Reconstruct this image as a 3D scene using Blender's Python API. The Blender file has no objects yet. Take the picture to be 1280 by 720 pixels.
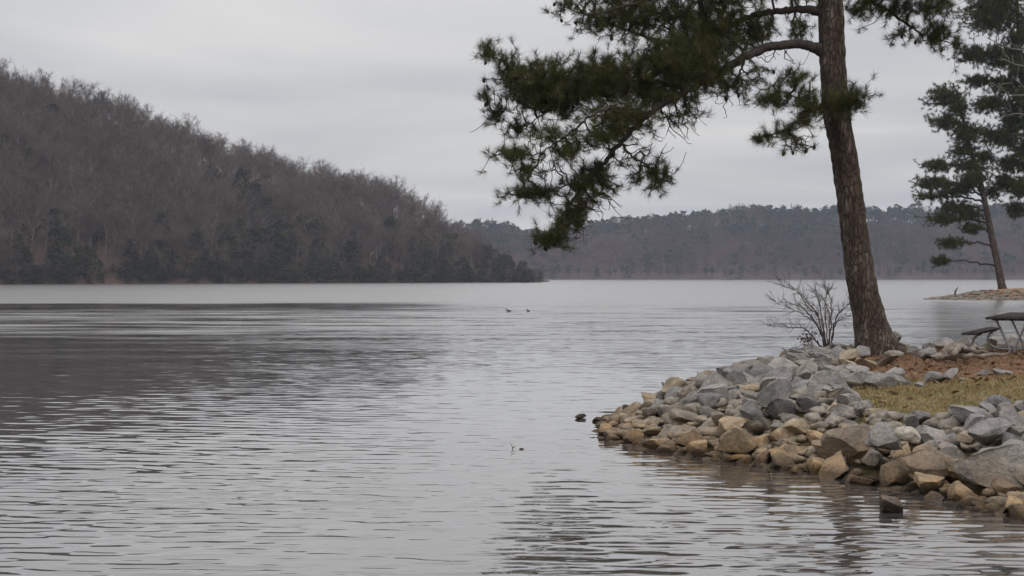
import bpy, bmesh, math, random
import numpy as np
from mathutils import Vector, Matrix, noise as mnoise

random.seed(7); rng = np.random.default_rng(7)
scene = bpy.context.scene
COL = scene.collection

# ------------------------------------------------------------------ camera, sky, sun, exposure
H = 2.2; F = 2000.0; HZ = 346.0            # eye height, focal length (px of a 1280 wide frame), horizon row
cam_d = bpy.data.cameras.new('camera'); cam = bpy.data.objects.new('camera', cam_d); COL.objects.link(cam)
cam.location = (0, 0, H); cam.rotation_euler = (math.radians(90), 0, 0)
cam_d.sensor_width = 36; cam_d.lens = F / 1280 * 36; cam_d.shift_y = -(360 - HZ) / 1280
cam_d.clip_start = 0.1; cam_d.clip_end = 12000
scene.camera = cam

SUN_EL, SUN_AZ = 52, 150       # degrees; azimuth clockwise from +Y (the view direction)
world = bpy.data.worlds.new('World'); scene.world = world; world.use_nodes = True
wn = world.node_tree.nodes; wl = world.node_tree.links; wn.clear()
def N(nodes, t, **kw):
    n = nodes.new(t)
    for k, v in kw.items(): setattr(n, k, v)
    return n
out = N(wn, 'ShaderNodeOutputWorld'); bg = N(wn, 'ShaderNodeBackground'); bg.inputs['Strength'].default_value = 0.1
sky = N(wn, 'ShaderNodeTexSky'); sky.sky_type = 'NISHITA'; sky.sun_disc = False
sky.sun_elevation = math.radians(SUN_EL); sky.sun_rotation = math.radians(SUN_AZ)
tc = N(wn, 'ShaderNodeTexCoord')
sep = N(wn, 'ShaderNodeSeparateXYZ'); wl.new(tc.outputs['Generated'], sep.inputs[0])
zab = N(wn, 'ShaderNodeMath', operation='ABSOLUTE'); wl.new(sep.outputs['Z'], zab.inputs[0])
den = N(wn, 'ShaderNodeMath', operation='ADD'); wl.new(zab.outputs[0], den.inputs[0]); den.inputs[1].default_value = 0.06
dx = N(wn, 'ShaderNodeMath', operation='DIVIDE'); wl.new(sep.outputs['X'], dx.inputs[0]); wl.new(den.outputs[0], dx.inputs[1])
dy = N(wn, 'ShaderNodeMath', operation='DIVIDE'); wl.new(sep.outputs['Y'], dy.inputs[0]); wl.new(den.outputs[0], dy.inputs[1])
cb = N(wn, 'ShaderNodeCombineXYZ'); wl.new(dx.outputs[0], cb.inputs[0]); wl.new(dy.outputs[0], cb.inputs[1])
cn = N(wn, 'ShaderNodeTexNoise'); cn.inputs['Scale'].default_value = 0.42; cn.inputs['Detail'].default_value = 5; cn.inputs['Roughness'].default_value = 0.5
cn.inputs['Distortion'].default_value = 0.4
wl.new(cb.outputs[0], cn.inputs['Vector'])
cr = N(wn, 'ShaderNodeValToRGB'); cr.color_ramp.elements[0].position = 0.38; cr.color_ramp.elements[1].position = 0.62
cr.color_ramp.elements[0].color = (0.49, 0.492, 0.51, 1); cr.color_ramp.elements[1].color = (0.66, 0.645, 0.63, 1)
wl.new(cn.outputs['Fac'], cr.inputs[0])
# an overcast sky brightens towards the zenith
pw = N(wn, 'ShaderNodeMath', operation='POWER'); wl.new(zab.outputs[0], pw.inputs[0]); pw.inputs[1].default_value = 1.35
ov = N(wn, 'ShaderNodeMath', operation='MULTIPLY_ADD'); wl.new(pw.outputs[0], ov.inputs[0]); ov.inputs[1].default_value = 9.5 * 2.7; ov.inputs[2].default_value = 9.5
sc = N(wn, 'ShaderNodeVectorMath', operation='SCALE'); wl.new(ov.outputs[0], sc.inputs['Scale']); wl.new(cr.outputs[0], sc.inputs[0])
mx = N(wn, 'ShaderNodeMix', data_type='RGBA'); mx.inputs[0].default_value = 0.94
wl.new(sky.outputs[0], mx.inputs[6]); wl.new(sc.outputs[0], mx.inputs[7])
wl.new(mx.outputs[2], bg.inputs[0]); wl.new(bg.outputs[0], out.inputs[0])

sun_d = bpy.data.lights.new('sun', 'SUN'); sun_d.energy = 0.5; sun_d.angle = math.radians(25); sun_d.color = (1, 0.96, 0.9)
sun = bpy.data.objects.new('sun', sun_d); COL.objects.link(sun)
_az, _el = math.radians(SUN_AZ), math.radians(SUN_EL)
sdir = Vector((math.sin(_az) * math.cos(_el), math.cos(_az) * math.cos(_el), math.sin(_el)))
sun.rotation_euler = (-sdir).to_track_quat('-Z', 'Y').to_euler(); sun.location = (0, -20, 60)

scene.view_settings.view_transform = 'Standard'; scene.view_settings.look = 'None'
scene.view_settings.exposure = 0.0; scene.view_settings.gamma = 1.0
scene.cycles.volume_bounces = 1

# ------------------------------------------------------------------ helpers
def W(px, py, d):
    return np.array(((px - 640) / F * d, d, H - (py - HZ) / F * d))

def mesh_np(name, V, faces):
    """V (n,3); faces: list of (m,k) int arrays"""
    me = bpy.data.meshes.new(name)
    V = np.asarray(V, dtype=np.float32)
    me.vertices.add(len(V)); me.vertices.foreach_set('co', V.ravel())
    loops = np.concatenate([f.ravel() for f in faces]).astype(np.int32)
    tot = np.concatenate([np.full(len(f), f.shape[1], dtype=np.int32) for f in faces])
    st = np.concatenate([[0], np.cumsum(tot)[:-1]]).astype(np.int32)
    me.loops.add(len(loops)); me.loops.foreach_set('vertex_index', loops)
    me.polygons.add(len(tot)); me.polygons.foreach_set('loop_start', st)
    me.update(calc_edges=True)
    return me

def link(name, me, mat=None, parent=None, smooth=False, **props):
    o = bpy.data.objects.new(name, me); COL.objects.link(o)
    if mat is not None and me is not None and len(me.materials) == 0: me.materials.append(mat)
    if smooth and me is not None: me.shade_smooth()
    if parent is not None: o.parent = parent
    for k, v in props.items(): o[k] = v
    return o

def thing(name, loc, label, category, group=None):
    o = bpy.data.objects.new(name, None); COL.objects.link(o); o.location = loc
    o.empty_display_size = 0.2
    o['label'] = label; o['category'] = category
    if group: o['group'] = group
    return o

class Geo:
    """collects vertex and face arrays"""
    def __init__(s): s.V = []; s.F = {}; s.n = 0
    def add(s, V, f):
        V = np.asarray(V, float); f = np.asarray(f, int)
        if len(V) == 0: return
        s.V.append(V); s.F.setdefault(f.shape[1], []).append(f + s.n); s.n += len(V)
    def mesh(s, name):
        return mesh_np(name, np.concatenate(s.V), [np.concatenate(a) for a in s.F.values()])
    def arrays(s):
        return np.concatenate(s.V), {k: np.concatenate(a) for k, a in s.F.items()}

def unit(a): return a / np.maximum(np.linalg.norm(a, axis=-1, keepdims=True), 1e-9)
def perp(D):
    """two unit vectors perpendicular to each D"""
    ref = np.where(np.abs(D[:, 2:3]) < 0.9, np.array([[0, 0, 1.0]]), np.array([[1.0, 0, 0]]))
    a = unit(np.cross(D, ref)); b = np.cross(D, a)
    return a, b

def prisms(P0, P1, R0, R1, k=4):
    n = len(P0)
    D = unit(P1 - P0); a, b = perp(D)
    ang = np.arange(k) / k * 2 * math.pi
    c, s = np.cos(ang), np.sin(ang)
    ring = a[:, None] * c[None, :, None] + b[:, None] * s[None, :, None]
    V = np.concatenate([P0[:, None] + ring * R0[:, None, None], P1[:, None] + ring * R1[:, None, None]], 1)
    base = (np.arange(n) * 2 * k)[:, None]
    fs = []
    for i in range(k):
        j = (i + 1) % k
        fs.append(np.stack([base[:, 0] + i, base[:, 0] + j, base[:, 0] + k + j, base[:, 0] + k + i], 1))
    return V.reshape(-1, 3), np.concatenate(fs)

def tube(path, radii, k=8, cap=True):
    P = np.asarray(path, float); R = np.asarray(radii, float); n = len(P)
    T = np.gradient(P, axis=0); T = unit(T)
    a = perp(T[:1])[0][0]
    V = []
    for i in range(n):
        a = a - T[i] * a.dot(T[i]); a /= np.linalg.norm(a); b = np.cross(T[i], a)
        for j in range(k):
            t = 2 * math.pi * j / k
            V.append(P[i] + (a * math.cos(t) + b * math.sin(t)) * R[i])
    f = []
    for i in range(n - 1):
        for j in range(k):
            j2 = (j + 1) % k
            f.append((i * k + j, i * k + j2, (i + 1) * k + j2, (i + 1) * k + j))
    V = np.array(V); f = np.array(f)
    if cap:
        V = np.concatenate([V, P[:1], P[-1:]]); c0, c1 = n * k, n * k + 1
        f = np.concatenate([f, [(c0, (j + 1) % k, j, j) for j in range(0)] or np.zeros((0, 4), int)])
        tri = [(c0, (j + 1) % k, j) for j in range(k)] + [(c1, (n - 1) * k + j, (n - 1) * k + (j + 1) % k) for j in range(k)]
        return V, f, np.array(tri)
    return V, f, None

def add_tube(g, path, radii, k=8):
    V, f, t = tube(path, radii, k)
    n0 = g.n; g.add(V, f); g.F.setdefault(3, []).append(t + n0)

def catmull(P, m=6):
    P = np.asarray(P, float); n = len(P); out_ = []
    for i in range(n - 1):
        p0, p1, p2, p3 = P[max(i - 1, 0)], P[i], P[i + 1], P[min(i + 2, n - 1)]
        for j in range(m):
            t = j / m
            out_.append(0.5 * (2 * p1 + (p2 - p0) * t + (2 * p0 - 5 * p1 + 4 * p2 - p3) * t * t + (3 * p1 - p0 - 3 * p2 + p3) * t ** 3))
    out_.append(P[-1]); return np.array(out_)

def box(g, c, u, v, w, su, sv, sw):
    """oriented box centred c with axes u,v,w and full sizes"""
    c = np.asarray(c); V = []
    for i in (-.5, .5):
        for j in (-.5, .5):
            for k in (-.5, .5): V.append(c + u * su * i + v * sv * j + w * sw * k)
    g.add(V, [(0, 1, 3, 2), (4, 6, 7, 5), (0, 4, 5, 1), (2, 3, 7, 6), (0, 2, 6, 4), (1, 5, 7, 3)])

# ------------------------------------------------------------------ materials
def mat(name, rough=0.9):
    m = bpy.data.materials.new(name); m.use_nodes = True
    nt = m.node_tree; b = nt.nodes['Principled BSDF']; b.inputs['Roughness'].default_value = rough
    b.inputs['Specular IOR Level'].default_value = 0.25
    return m, nt.nodes, nt.links, b
def pos(nodes, links, sx=1, sy=1, sz=1):
    g = nodes.new('ShaderNodeNewGeometry'); mp = nodes.new('ShaderNodeMapping'); mp.inputs['Scale'].default_value = (sx, sy, sz)
    links.new(g.outputs['Position'], mp.inputs[0]); return mp.outputs[0]
def nz(nodes, links, vec, scale, detail=4, rough=0.55):
    n = nodes.new('ShaderNodeTexNoise'); n.inputs['Scale'].default_value = scale; n.inputs['Detail'].default_value = detail
    n.inputs['Roughness'].default_value = rough
    if vec is not None: links.new(vec, n.inputs['Vector'])
    return n
def ramp(nodes, links, fac, stops):
    r = nodes.new('ShaderNodeValToRGB'); e = r.color_ramp.elements
    while len(e) < len(stops): e.new(0.5)
    for i, (p, c) in enumerate(stops): e[i].position = p; e[i].color = (*c, 1) if len(c) == 3 else c
    links.new(fac, r.inputs[0]); return r.outputs[0]
def mixc(nodes, links, fac, a, b, blend='MIX'):
    m = nodes.new('ShaderNodeMix'); m.data_type = 'RGBA'; m.blend_type = blend
    for sock, v in ((m.inputs[0], fac), (m.inputs[6], a), (m.inputs[7], b)):
        if isinstance(v, (int, float)): sock.default_value = v
        elif isinstance(v, tuple): sock.default_value = (*v, 1)
        else: links.new(v, sock)
    return m.outputs[2]
def mth(nodes, links, op, a, b=None, clamp=False):
    m = nodes.new('ShaderNodeMath'); m.operation = op; m.use_clamp = clamp
    for i, v in enumerate((a, b)):
        if v is None: continue
        if isinstance(v, (int, float)): m.inputs[i].default_value = v
        else: links.new(v, m.inputs[i])
    return m.outputs[0]
def bump(nodes, links, b, h, dist, strength=1.0):
    n = nodes.new('ShaderNodeBump'); n.inputs['Distance'].default_value = dist; n.inputs['Strength'].default_value = strength
    links.new(h, n.inputs['Height']); links.new(n.outputs[0], b.inputs['Normal'])

def simple(name, c0, c1, scale, rough=0.9, bdist=None, s3=(1, 1, 1), perobj=0.0):
    m, n, l, b = mat(name, rough)
    t = nz(n, l, pos(n, l, *s3), scale, 5)
    c = ramp(n, l, t.outputs['Fac'], [(0.3, c0), (0.7, c1)])
    if perobj:
        oi = n.new('ShaderNodeObjectInfo')
        k = mth(n, l, 'MULTIPLY_ADD', oi.outputs['Random'], perobj * 2); n[-1].inputs[2].default_value = 1 - perobj
        vm = n.new('ShaderNodeVectorMath'); vm.operation = 'SCALE'; l.new(c, vm.inputs[0]); l.new(k, vm.inputs['Scale']); c = vm.outputs[0]
    l.new(c, b.inputs['Base Color'])
    if bdist: bump(n, l, b, t.outputs['Fac'], bdist)
    return m

M = {}
# bark
m, n, l, b = mat('pine_bark', 0.95)
p = pos(n, l, 1, 1, 0.3)
v = n.new('ShaderNodeTexVoronoi'); v.feature = 'DISTANCE_TO_EDGE'; v.inputs['Scale'].default_value = 15; v.inputs['Randomness'].default_value = 1
wob = nz(n, l, p, 9, 4); vm = n.new('ShaderNodeVectorMath'); vm.operation = 'MULTIPLY_ADD'
vm.inputs[1].default_value = (0.16, 0.16, 0.16); l.new(wob.outputs['Color'], vm.inputs[0]); l.new(p, vm.inputs[2]); l.new(vm.outputs[0], v.inputs['Vector'])
fur = ramp(n, l, v.outputs['Distance'], [(0.0, (0, 0, 0)), (0.16, (1, 1, 1))])
big = nz(n, l, p, 5, 6, 0.65)
pl = ramp(n, l, big.outputs['Fac'], [(0.3, (0.05, 0.037, 0.03)), (0.5, (0.09, 0.064, 0.048)), (0.64, (0.17, 0.14, 0.118)), (0.75, (0.09, 0.078, 0.05))])
c = mixc(n, l, fur, (0.032, 0.024, 0.02), pl); l.new(c, b.inputs['Base Color'])
bump(n, l, b, mth(n, l, 'ADD', fur, big.outputs['Fac']), 0.02)
M['bark'] = m
M['twig_pine'] = simple('pine_twig', (0.03, 0.023, 0.018), (0.06, 0.045, 0.036), 12)
M['limb'] = simple('pine_limb_bark', (0.03, 0.024, 0.02), (0.065, 0.052, 0.045), 9, bdist=0.02)
def foliage(name, stops, scale):
    m, n, l, b = mat(name, 0.6)
    t = nz(n, l, pos(n, l), scale, 4, 0.6)
    c = ramp(n, l, t.outputs['Fac'], stops); l.new(c, b.inputs['Base Color'])
    b.inputs['Specular IOR Level'].default_value = 0.12
    return m
M['needle'] = foliage('pine_needles', [(0.3, (0.036, 0.041, 0.015)), (0.55, (0.062, 0.067, 0.021)), (0.75, (0.11, 0.108, 0.032))], 2.2)
M['needle_far'] = foliage('far_pine_needles', [(0.3, (0.03, 0.037, 0.011)), (0.55, (0.06, 0.069, 0.018)), (0.75, (0.11, 0.118, 0.03))], 0.9)
M['cone'] = simple('pine_cone_scales', (0.025, 0.018, 0.013), (0.06, 0.043, 0.03), 60)
M['bare'] = simple('bare_twigs', (0.05, 0.036, 0.029), (0.125, 0.094, 0.078), 0.09, perobj=0.38)
M['bare_trunk'] = simple('bare_trunk_bark', (0.08, 0.066, 0.057), (0.25, 0.22, 0.195), 0.35)
M['bare_far'] = simple('far_bare_twigs', (0.05, 0.034, 0.032), (0.15, 0.1, 0.092), 0.012)
M['cedar'] = simple('evergreen_foliage', (0.022, 0.024, 0.011), (0.044, 0.047, 0.024), 0.12, perobj=0.2)
M['pine_mass'] = simple('far_evergreen_foliage', (0.02, 0.034, 0.026), (0.04, 0.055, 0.036), 0.03)
M['litter'] = simple('leaf_litter', (0.045, 0.03, 0.023), (0.095, 0.056, 0.042), 0.06)
M['litter_far'] = simple('far_leaf_litter', (0.05, 0.035, 0.03), (0.09, 0.062, 0.054), 0.02)
M['shrub'] = simple('shrub_bark', (0.07, 0.045, 0.042), (0.15, 0.105, 0.095), 6)
M['dead_leaf'] = simple('dead_leaf', (0.05, 0.03, 0.02), (0.11, 0.06, 0.035), 8)
M['pale_bark'] = simple('pale_bare_bark', (0.13, 0.12, 0.105), (0.24, 0.225, 0.2), 3)
M['drift'] = simple('driftwood', (0.09, 0.07, 0.055), (0.27, 0.22, 0.18), 7, bdist=0.01, s3=(1, 1, 3))
M['plank'] = simple('weathered_plank', (0.022, 0.02, 0.018), (0.06, 0.053, 0.046), 14, bdist=0.004, s3=(3, 1, 1))
M['plank'].node_tree.nodes['Principled BSDF'].inputs['Specular IOR Level'].default_value = 0.05
m, n, l, b = mat('galvanised_steel', 0.5); b.inputs['Metallic'].default_value = 0.55
t = nz(n, l, pos(n, l), 30, 3); l.new(ramp(n, l, t.outputs['Fac'], [(0.35, (0.25, 0.25, 0.25)), (0.7, (0.38, 0.38, 0.375))]), b.inputs['Base Color']); M['steel'] = m
M['duck'] = simple('dark_feathers', (0.02, 0.018, 0.016), (0.05, 0.045, 0.04), 9)

# rock: the object's own colour, mottled; tan silt stain near the lake level and a wet dark line at the water
m, n, l, b = mat('limestone', 0.88)
oi = n.new('ShaderNodeObjectInfo'); P3 = pos(n, l)
off = n.new('ShaderNodeVectorMath'); off.operation = 'ADD'; l.new(P3, off.inputs[0]); l.new(oi.outputs['Location'], off.inputs[1])
n1 = nz(n, l, off.outputs[0], 5, 7, 0.62); n2 = nz(n, l, off.outputs[0], 26, 5, 0.65); n3 = nz(n, l, P3, 1.6, 4)
mot = ramp(n, l, n1.outputs['Fac'], [(0.28, (0.5, 0.48, 0.46)), (0.48, (0.98, 0.97, 0.96)), (0.7, (1.32, 1.3, 1.28))])
c = mixc(n, l, 1.0, oi.outputs['Color'], mot, 'MULTIPLY')
c = mixc(n, l, 0.6, c, ramp(n, l, n2.outputs['Fac'], [(0.3, (0.62, 0.6, 0.58)), (0.6, (1.08, 1.08, 1.08))]), 'MULTIPLY')
sp = n.new('ShaderNodeSeparateXYZ'); l.new(P3, sp.inputs[0])
zz = mth(n, l, 'MULTIPLY_ADD', n3.outputs['Fac'], 0.5); n[-1].inputs[2].default_value = -0.25
zn = mth(n, l, 'ADD', sp.outputs['Z'], zz)
st = ramp(n, l, zn, [(0.12, (1, 1, 1)), (0.5, (0, 0, 0))])
blot = ramp(n, l, n1.outputs['Fac'], [(0.35, (0.25, 0.25, 0.25)), (0.6, (1, 1, 1))])
c = mixc(n, l, mixc(n, l, 1.0, st, blot, 'MULTIPLY'), c, mixc(n, l, 1.0, c, (1.12, 0.92, 0.68), 'MULTIPLY'))
zw = mth(n, l, 'MULTIPLY_ADD', n2.outputs['Fac'], 0.06); l.new(sp.outputs['Z'], n[-1].inputs[2])
wet = ramp(n, l, zw, [(0.085, (0.3, 0.28, 0.26)), (0.17, (1, 1, 1))])
c = mixc(n, l, 1.0, c, wet, 'MULTIPLY'); l.new(c, b.inputs['Base Color'])
hh = mth(n, l, 'ADD', mth(n, l, 'MULTIPLY', n1.outputs['Fac'], 1.0), mth(n, l, 'MULTIPLY', n2.outputs['Fac'], 0.35))
vc = n.new('ShaderNodeTexVoronoi'); vc.feature = 'DISTANCE_TO_EDGE'; vc.inputs['Scale'].default_value = 4.5; vv = n.new('ShaderNodeVectorMath'); vv.operation = 'MULTIPLY_ADD'; vv.inputs[1].default_value = (.3, .3, .3); l.new(n1.outputs['Color'], vv.inputs[0]); l.new(off.outputs[0], vv.inputs[2]); l.new(vv.outputs[0], vc.inputs['Vector'])
ck = ramp(n, l, vc.outputs['Distance'], [(0.0, (0, 0, 0)), (0.035, (1, 1, 1))])
hh = mth(n, l, 'ADD', hh, mth(n, l, 'MULTIPLY', ck, 0.1))
bump(n, l, b, hh, 0.07, 0.9)
M['rock'] = m

# shore soil with pine straw, dead grass and green patches
m, n, l, b = mat('shore_soil', 0.95)
P3 = pos(n, l); n1 = nz(n, l, P3, 1.1, 5, 0.6); n2 = nz(n, l, P3, 14, 6, 0.7); n3 = nz(n, l, P3, 2.6, 4)
straw = ramp(n, l, n2.outputs['Fac'], [(0.3, (0.09, 0.05, 0.03)), (0.5, (0.18, 0.105, 0.06)), (0.7, (0.28, 0.195, 0.12))])
dead = ramp(n, l, n2.outputs['Fac'], [(0.3, (0.1, 0.066, 0.03)), (0.55, (0.2, 0.155, 0.066)), (0.75, (0.3, 0.245, 0.115))])
green = ramp(n, l, n2.outputs['Fac'], [(0.3, (0.04, 0.05, 0.018)), (0.7, (0.12, 0.135, 0.045))])
c = mixc(n, l, ramp(n, l, n3.outputs['Fac'], [(0.52, (0, 0, 0)), (0.64, (1, 1, 1))]), dead, green)
sp = n.new('ShaderNodeSeparateXYZ'); l.new(P3, sp.inputs[0])
yy = mth(n, l, 'MULTIPLY_ADD', n1.outputs['Fac'], 5.0); l.new(sp.outputs['Y'], n[-1].inputs[2])
under = mth(n, l, 'MULTIPLY_ADD', yy, 0.4, True); n[-1].inputs[2].default_value = -10.3
c = mixc(n, l, under, c, straw)
soilz = ramp(n, l, sp.outputs['Z'], [(0.4, (0.34, 0.3, 0.26)), (0.6, (1, 1, 1))])
c = mixc(n, l, 1.0, c, soilz, 'MULTIPLY')
l.new(c, b.inputs['Base Color']); bump(n, l, b, n2.outputs['Fac'], 0.04)
M['soil'] = m
m, n, l, b = mat('spit_soil', 0.95)
P3 = pos(n, l); n2 = nz(n, l, P3, 2.5, 6, 0.7)
l.new(ramp(n, l, n2.outputs['Fac'], [(0.3, (0.13, 0.07, 0.04)), (0.6, (0.25, 0.145, 0.08)), (0.8, (0.26, 0.2, 0.12))]), b.inputs['Base Color']); M['spit'] = m
M['bed'] = simple('lake_bed', (0.04, 0.035, 0.028), (0.08, 0.07, 0.05), 0.3)
for nm, c0, c1, s in (('grass_dead', (0.15, 0.11, 0.045), (0.34, 0.27, 0.125), 3), ('grass_green', (0.06, 0.08, 0.02), (0.15, 0.175, 0.045), 3), ('straw', (0.11, 0.06, 0.035), (0.28, 0.165, 0.09), 4)):
    M[nm] = simple(nm, c0, c1, s)

# water: ripple slopes from noise in world space; wind patches change their height and the fine chop
m, n, l, b = mat('lake_water', 0.05)
b.inputs['Base Color'].default_value = (0.06, 0.053, 0.049, 1); b.inputs['IOR'].default_value = 1.333; b.inputs['Specular IOR Level'].default_value = 0.8
P3 = pos(n, l); sp = n.new('ShaderNodeSeparateXYZ'); l.new(P3, sp.inputs[0])
wp = nz(n, l, pos(n, l, 0.012, 0.05, 1), 1.0, 4, 0.6)          # wind streaks
yw = mth(n, l, 'MULTIPLY_ADD', wp.outputs['Fac'], 50.0); n[-1].inputs[2].default_value = -25.0
ys = mth(n, l, 'DIVIDE', mth(n, l, 'MULTIPLY', yw, sp.outputs['Y']), 120.0)
yt = mth(n, l, 'ADD', sp.outputs['Y'], ys)
lg = mth(n, l, 'LOGARITHM', mth(n, l, 'MAXIMUM', yt, 2.0), 10.0)       # log10 distance over the lake
fac = mth(n, l, 'DIVIDE', lg, 3.2)
def lg_(y): return math.log10(y) / 3.2
amp = ramp(n, l, fac, [(lg_(10), (0.3,) * 3), (lg_(21), (0.28,) * 3), (lg_(27), (0.24,) * 3), (lg_(50), (0.34,) * 3), (lg_(66), (0.5,) * 3), (lg_(98), (0.45,) * 3), (lg_(106), (0.15,) * 3), (lg_(132), (0.15,) * 3), (lg_(145), (0.12,) * 3)])
rgh = ramp(n, l, fac, [(lg_(10), (0.03,) * 3), (lg_(27), (0.05,) * 3), (lg_(50), (0.07,) * 3), (lg_(66), (0.16,) * 3), (lg_(98), (0.16,) * 3), (lg_(106), (0.08,) * 3), (lg_(132), (0.08,) * 3), (lg_(145), (0.31,) * 3), (lg_(400), (0.31,) * 3)])
open_r = ramp(n, l, fac, [(lg_(10), (0.03,) * 3), (lg_(27), (0.04,) * 3), (lg_(50), (0.1,) * 3), (lg_(90), (0.18,) * 3), (lg_(145), (0.21,) * 3)])
lee = n.new('ShaderNodeMapRange'); lee.interpolation_type = 'SMOOTHSTEP'; lee.inputs[1].default_value = -14; lee.inputs[2].default_value = 3; l.new(sp.outputs['X'], lee.inputs[0])   # calmer in the lee of the left hill
rgh = mixc(n, l, lee.outputs[0], rgh, open_r)
gust = nz(n, l, pos(n, l, 0.1, 0.42, 1), 1.0, 5, 0.65)      # gust streaks ruffle the middle of the lake
gk = ramp(n, l, gust.outputs['Fac'], [(0.38, (0.25,) * 3), (0.62, (1.9,) * 3)])
mid = ramp(n, l, fac, [(lg_(28), (0,) * 3), (lg_(55), (1,) * 3), (lg_(102), (1,) * 3), (lg_(150), (0.12,) * 3)])
rgh = mixc(n, l, mid, rgh, mixc(n, l, 1.0, rgh, gk, 'MULTIPLY'))
l.new(rgh, b.inputs['Roughness'])
def slope(vec, scale, detail, ax, ay):
    t = nz(n, l, vec, scale, detail, 0.5)
    s = n.new('ShaderNodeVectorMath'); s.operation = 'SUBTRACT'; l.new(t.outputs['Color'], s.inputs[0]); s.inputs[1].default_value = (0.5, 0.5, 0.5)
    k = n.new('ShaderNodeVectorMath'); k.operation = 'MULTIPLY'; l.new(s.outputs[0], k.inputs[0]); k.inputs[1].default_value = (ax, ay, 0); return k.outputs[0]
s1 = slope(pos(n, l, 0.32, 1.0, 1), 8.5, 3, 0.2, 0.36)
s2 = slope(pos(n, l, 0.4, 1.0, 1), 2.6, 1, 0.05, 0.15)
ad = n.new('ShaderNodeVectorMath'); ad.operation = 'ADD'; l.new(s1, ad.inputs[0]); l.new(s2, ad.inputs[1])
scl = n.new('ShaderNodeVectorMath'); scl.operation = 'SCALE'; l.new(ad.outputs[0], scl.inputs[0]); l.new(amp, scl.inputs['Scale'])
up = n.new('ShaderNodeVectorMath'); up.operation = 'ADD'; l.new(scl.outputs[0], up.inputs[0]); gnm = n.new('ShaderNodeNewGeometry'); l.new(gnm.outputs['Normal'], up.inputs[1])
nn = n.new('ShaderNodeVectorMath'); nn.operation = 'NORMALIZE'; l.new(up.outputs[0], nn.inputs[0]); l.new(nn.outputs[0], b.inputs['Normal']); l.new(nn.outputs[0], b.inputs['Coat Normal']); l.new(rgh, b.inputs['Coat Roughness']); b.inputs['Coat Weight'].default_value = 0.75; b.inputs['Coat IOR'].default_value = 1.333
M['water'] = m

# ------------------------------------------------------------------ large sheets: lake bed and lake
def sheet(name, x0, x1, y0, y1, z, mt):
    return link(name, mesh_np(name, [(x0, y0, z), (x1, y0, z), (x1, y1, z), (x0, y1, z)], [np.array([[0, 1, 2, 3]])]), mt, kind='structure')
sheet('ground', -2400, 2400, -600, 2600, -1.6, M['bed'])
Y0, Y1, UW = 8.5, 75.0, 0.37        # real ripples on the near water, fading to the flat far sheet
rows = np.exp(np.linspace(math.log(Y0), math.log(Y1), 900)); cols = np.linspace(-UW, UW, 420)
CU, RY = np.meshgrid(cols, rows); RX = CU * RY; WZ = np.zeros_like(RX); wr = np.random.default_rng(5); nc = 90
for i in range(nc):
    lam = wr.choice([0.11, 0.15, 0.2, 0.28, 0.42, 0.8], p=[.27, .28, .23, .15, .05, .02]) * wr.uniform(.85, 1.18); th = wr.normal(0.05, 0.27); k_ = 2 * math.pi / lam
    sl = 0.085 * math.sqrt(2 / nc) * wr.uniform(.7, 1.3)
    WZ += sl / k_ * np.sin(k_ * (RX * math.sin(th) + RY * math.cos(th)) + wr.uniform(0, 6.28)) * np.clip((lam / (RY * 0.0024) - 2.5) / 3, 0, 1)
env = np.interp(RY, [9, 18, 22, 27, 34, 50, 62, 75], [1, .95, .72, .5, .4, .38, .28, 0]) * np.interp(CU, [-.2, -.05, .1, .2], [1, .72, .72, .9])
pn = np.array([mnoise.noise((x * .11, y * .3, 7.7)) for x, y in zip(RX[::8, ::8].ravel(), RY[::8, ::8].ravel())]).reshape(RX[::8, ::8].shape)
pn = np.repeat(np.repeat(pn, 8, 0), 8, 1)[:RX.shape[0], :RX.shape[1]]
for _ in range(6):
    pn[1:-1] = (pn[:-2] + pn[1:-1] * 2 + pn[2:]) / 4; pn[:, 1:-1] = (pn[:, :-2] + pn[:, 1:-1] * 2 + pn[:, 2:]) / 4
env = env * np.clip(1 + .8 * pn, .35, 1.6) * np.clip((UW - np.abs(CU)) / .02, 0, 1) * np.clip((RY - Y0) / .6, 0, 1)
WZ *= env
gw = Geo(); nr, ncol = RX.shape; idx = np.arange(nr * ncol).reshape(nr, ncol)
gw.add(np.stack([RX, RY, WZ], -1).reshape(-1, 3), np.stack([idx[:-1, :-1], idx[:-1, 1:], idx[1:, 1:], idx[1:, :-1]], -1).reshape(-1, 4))
e0, e1 = UW * Y0, UW * Y1
gw.add([(-2000, Y1, 0), (-e1, Y1, 0), (-e0, Y0, 0), (-2000, Y0, 0)], [(3, 2, 1, 0)]); gw.add([(e1, Y1, 0), (2000, Y1, 0), (2000, Y0, 0), (e0, Y0, 0)], [(3, 2, 1, 0)])
gw.add([(-2000, -300, 0), (2000, -300, 0), (2000, Y0, 0), (e0, Y0, 0), (-e0, Y0, 0), (-2000, Y0, 0)], [(0, 1, 2, 3, 4, 5)]); gw.add([(-2000, Y1, 0), (-e1, Y1, 0), (e1, Y1, 0), (2000, Y1, 0), (2000, 2200, 0), (-2000, 2200, 0)], [(0, 1, 2, 3, 4, 5)])
link('lake_water', gw.mesh('lake_water'), M['water'], smooth=True, kind='structure')

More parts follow.
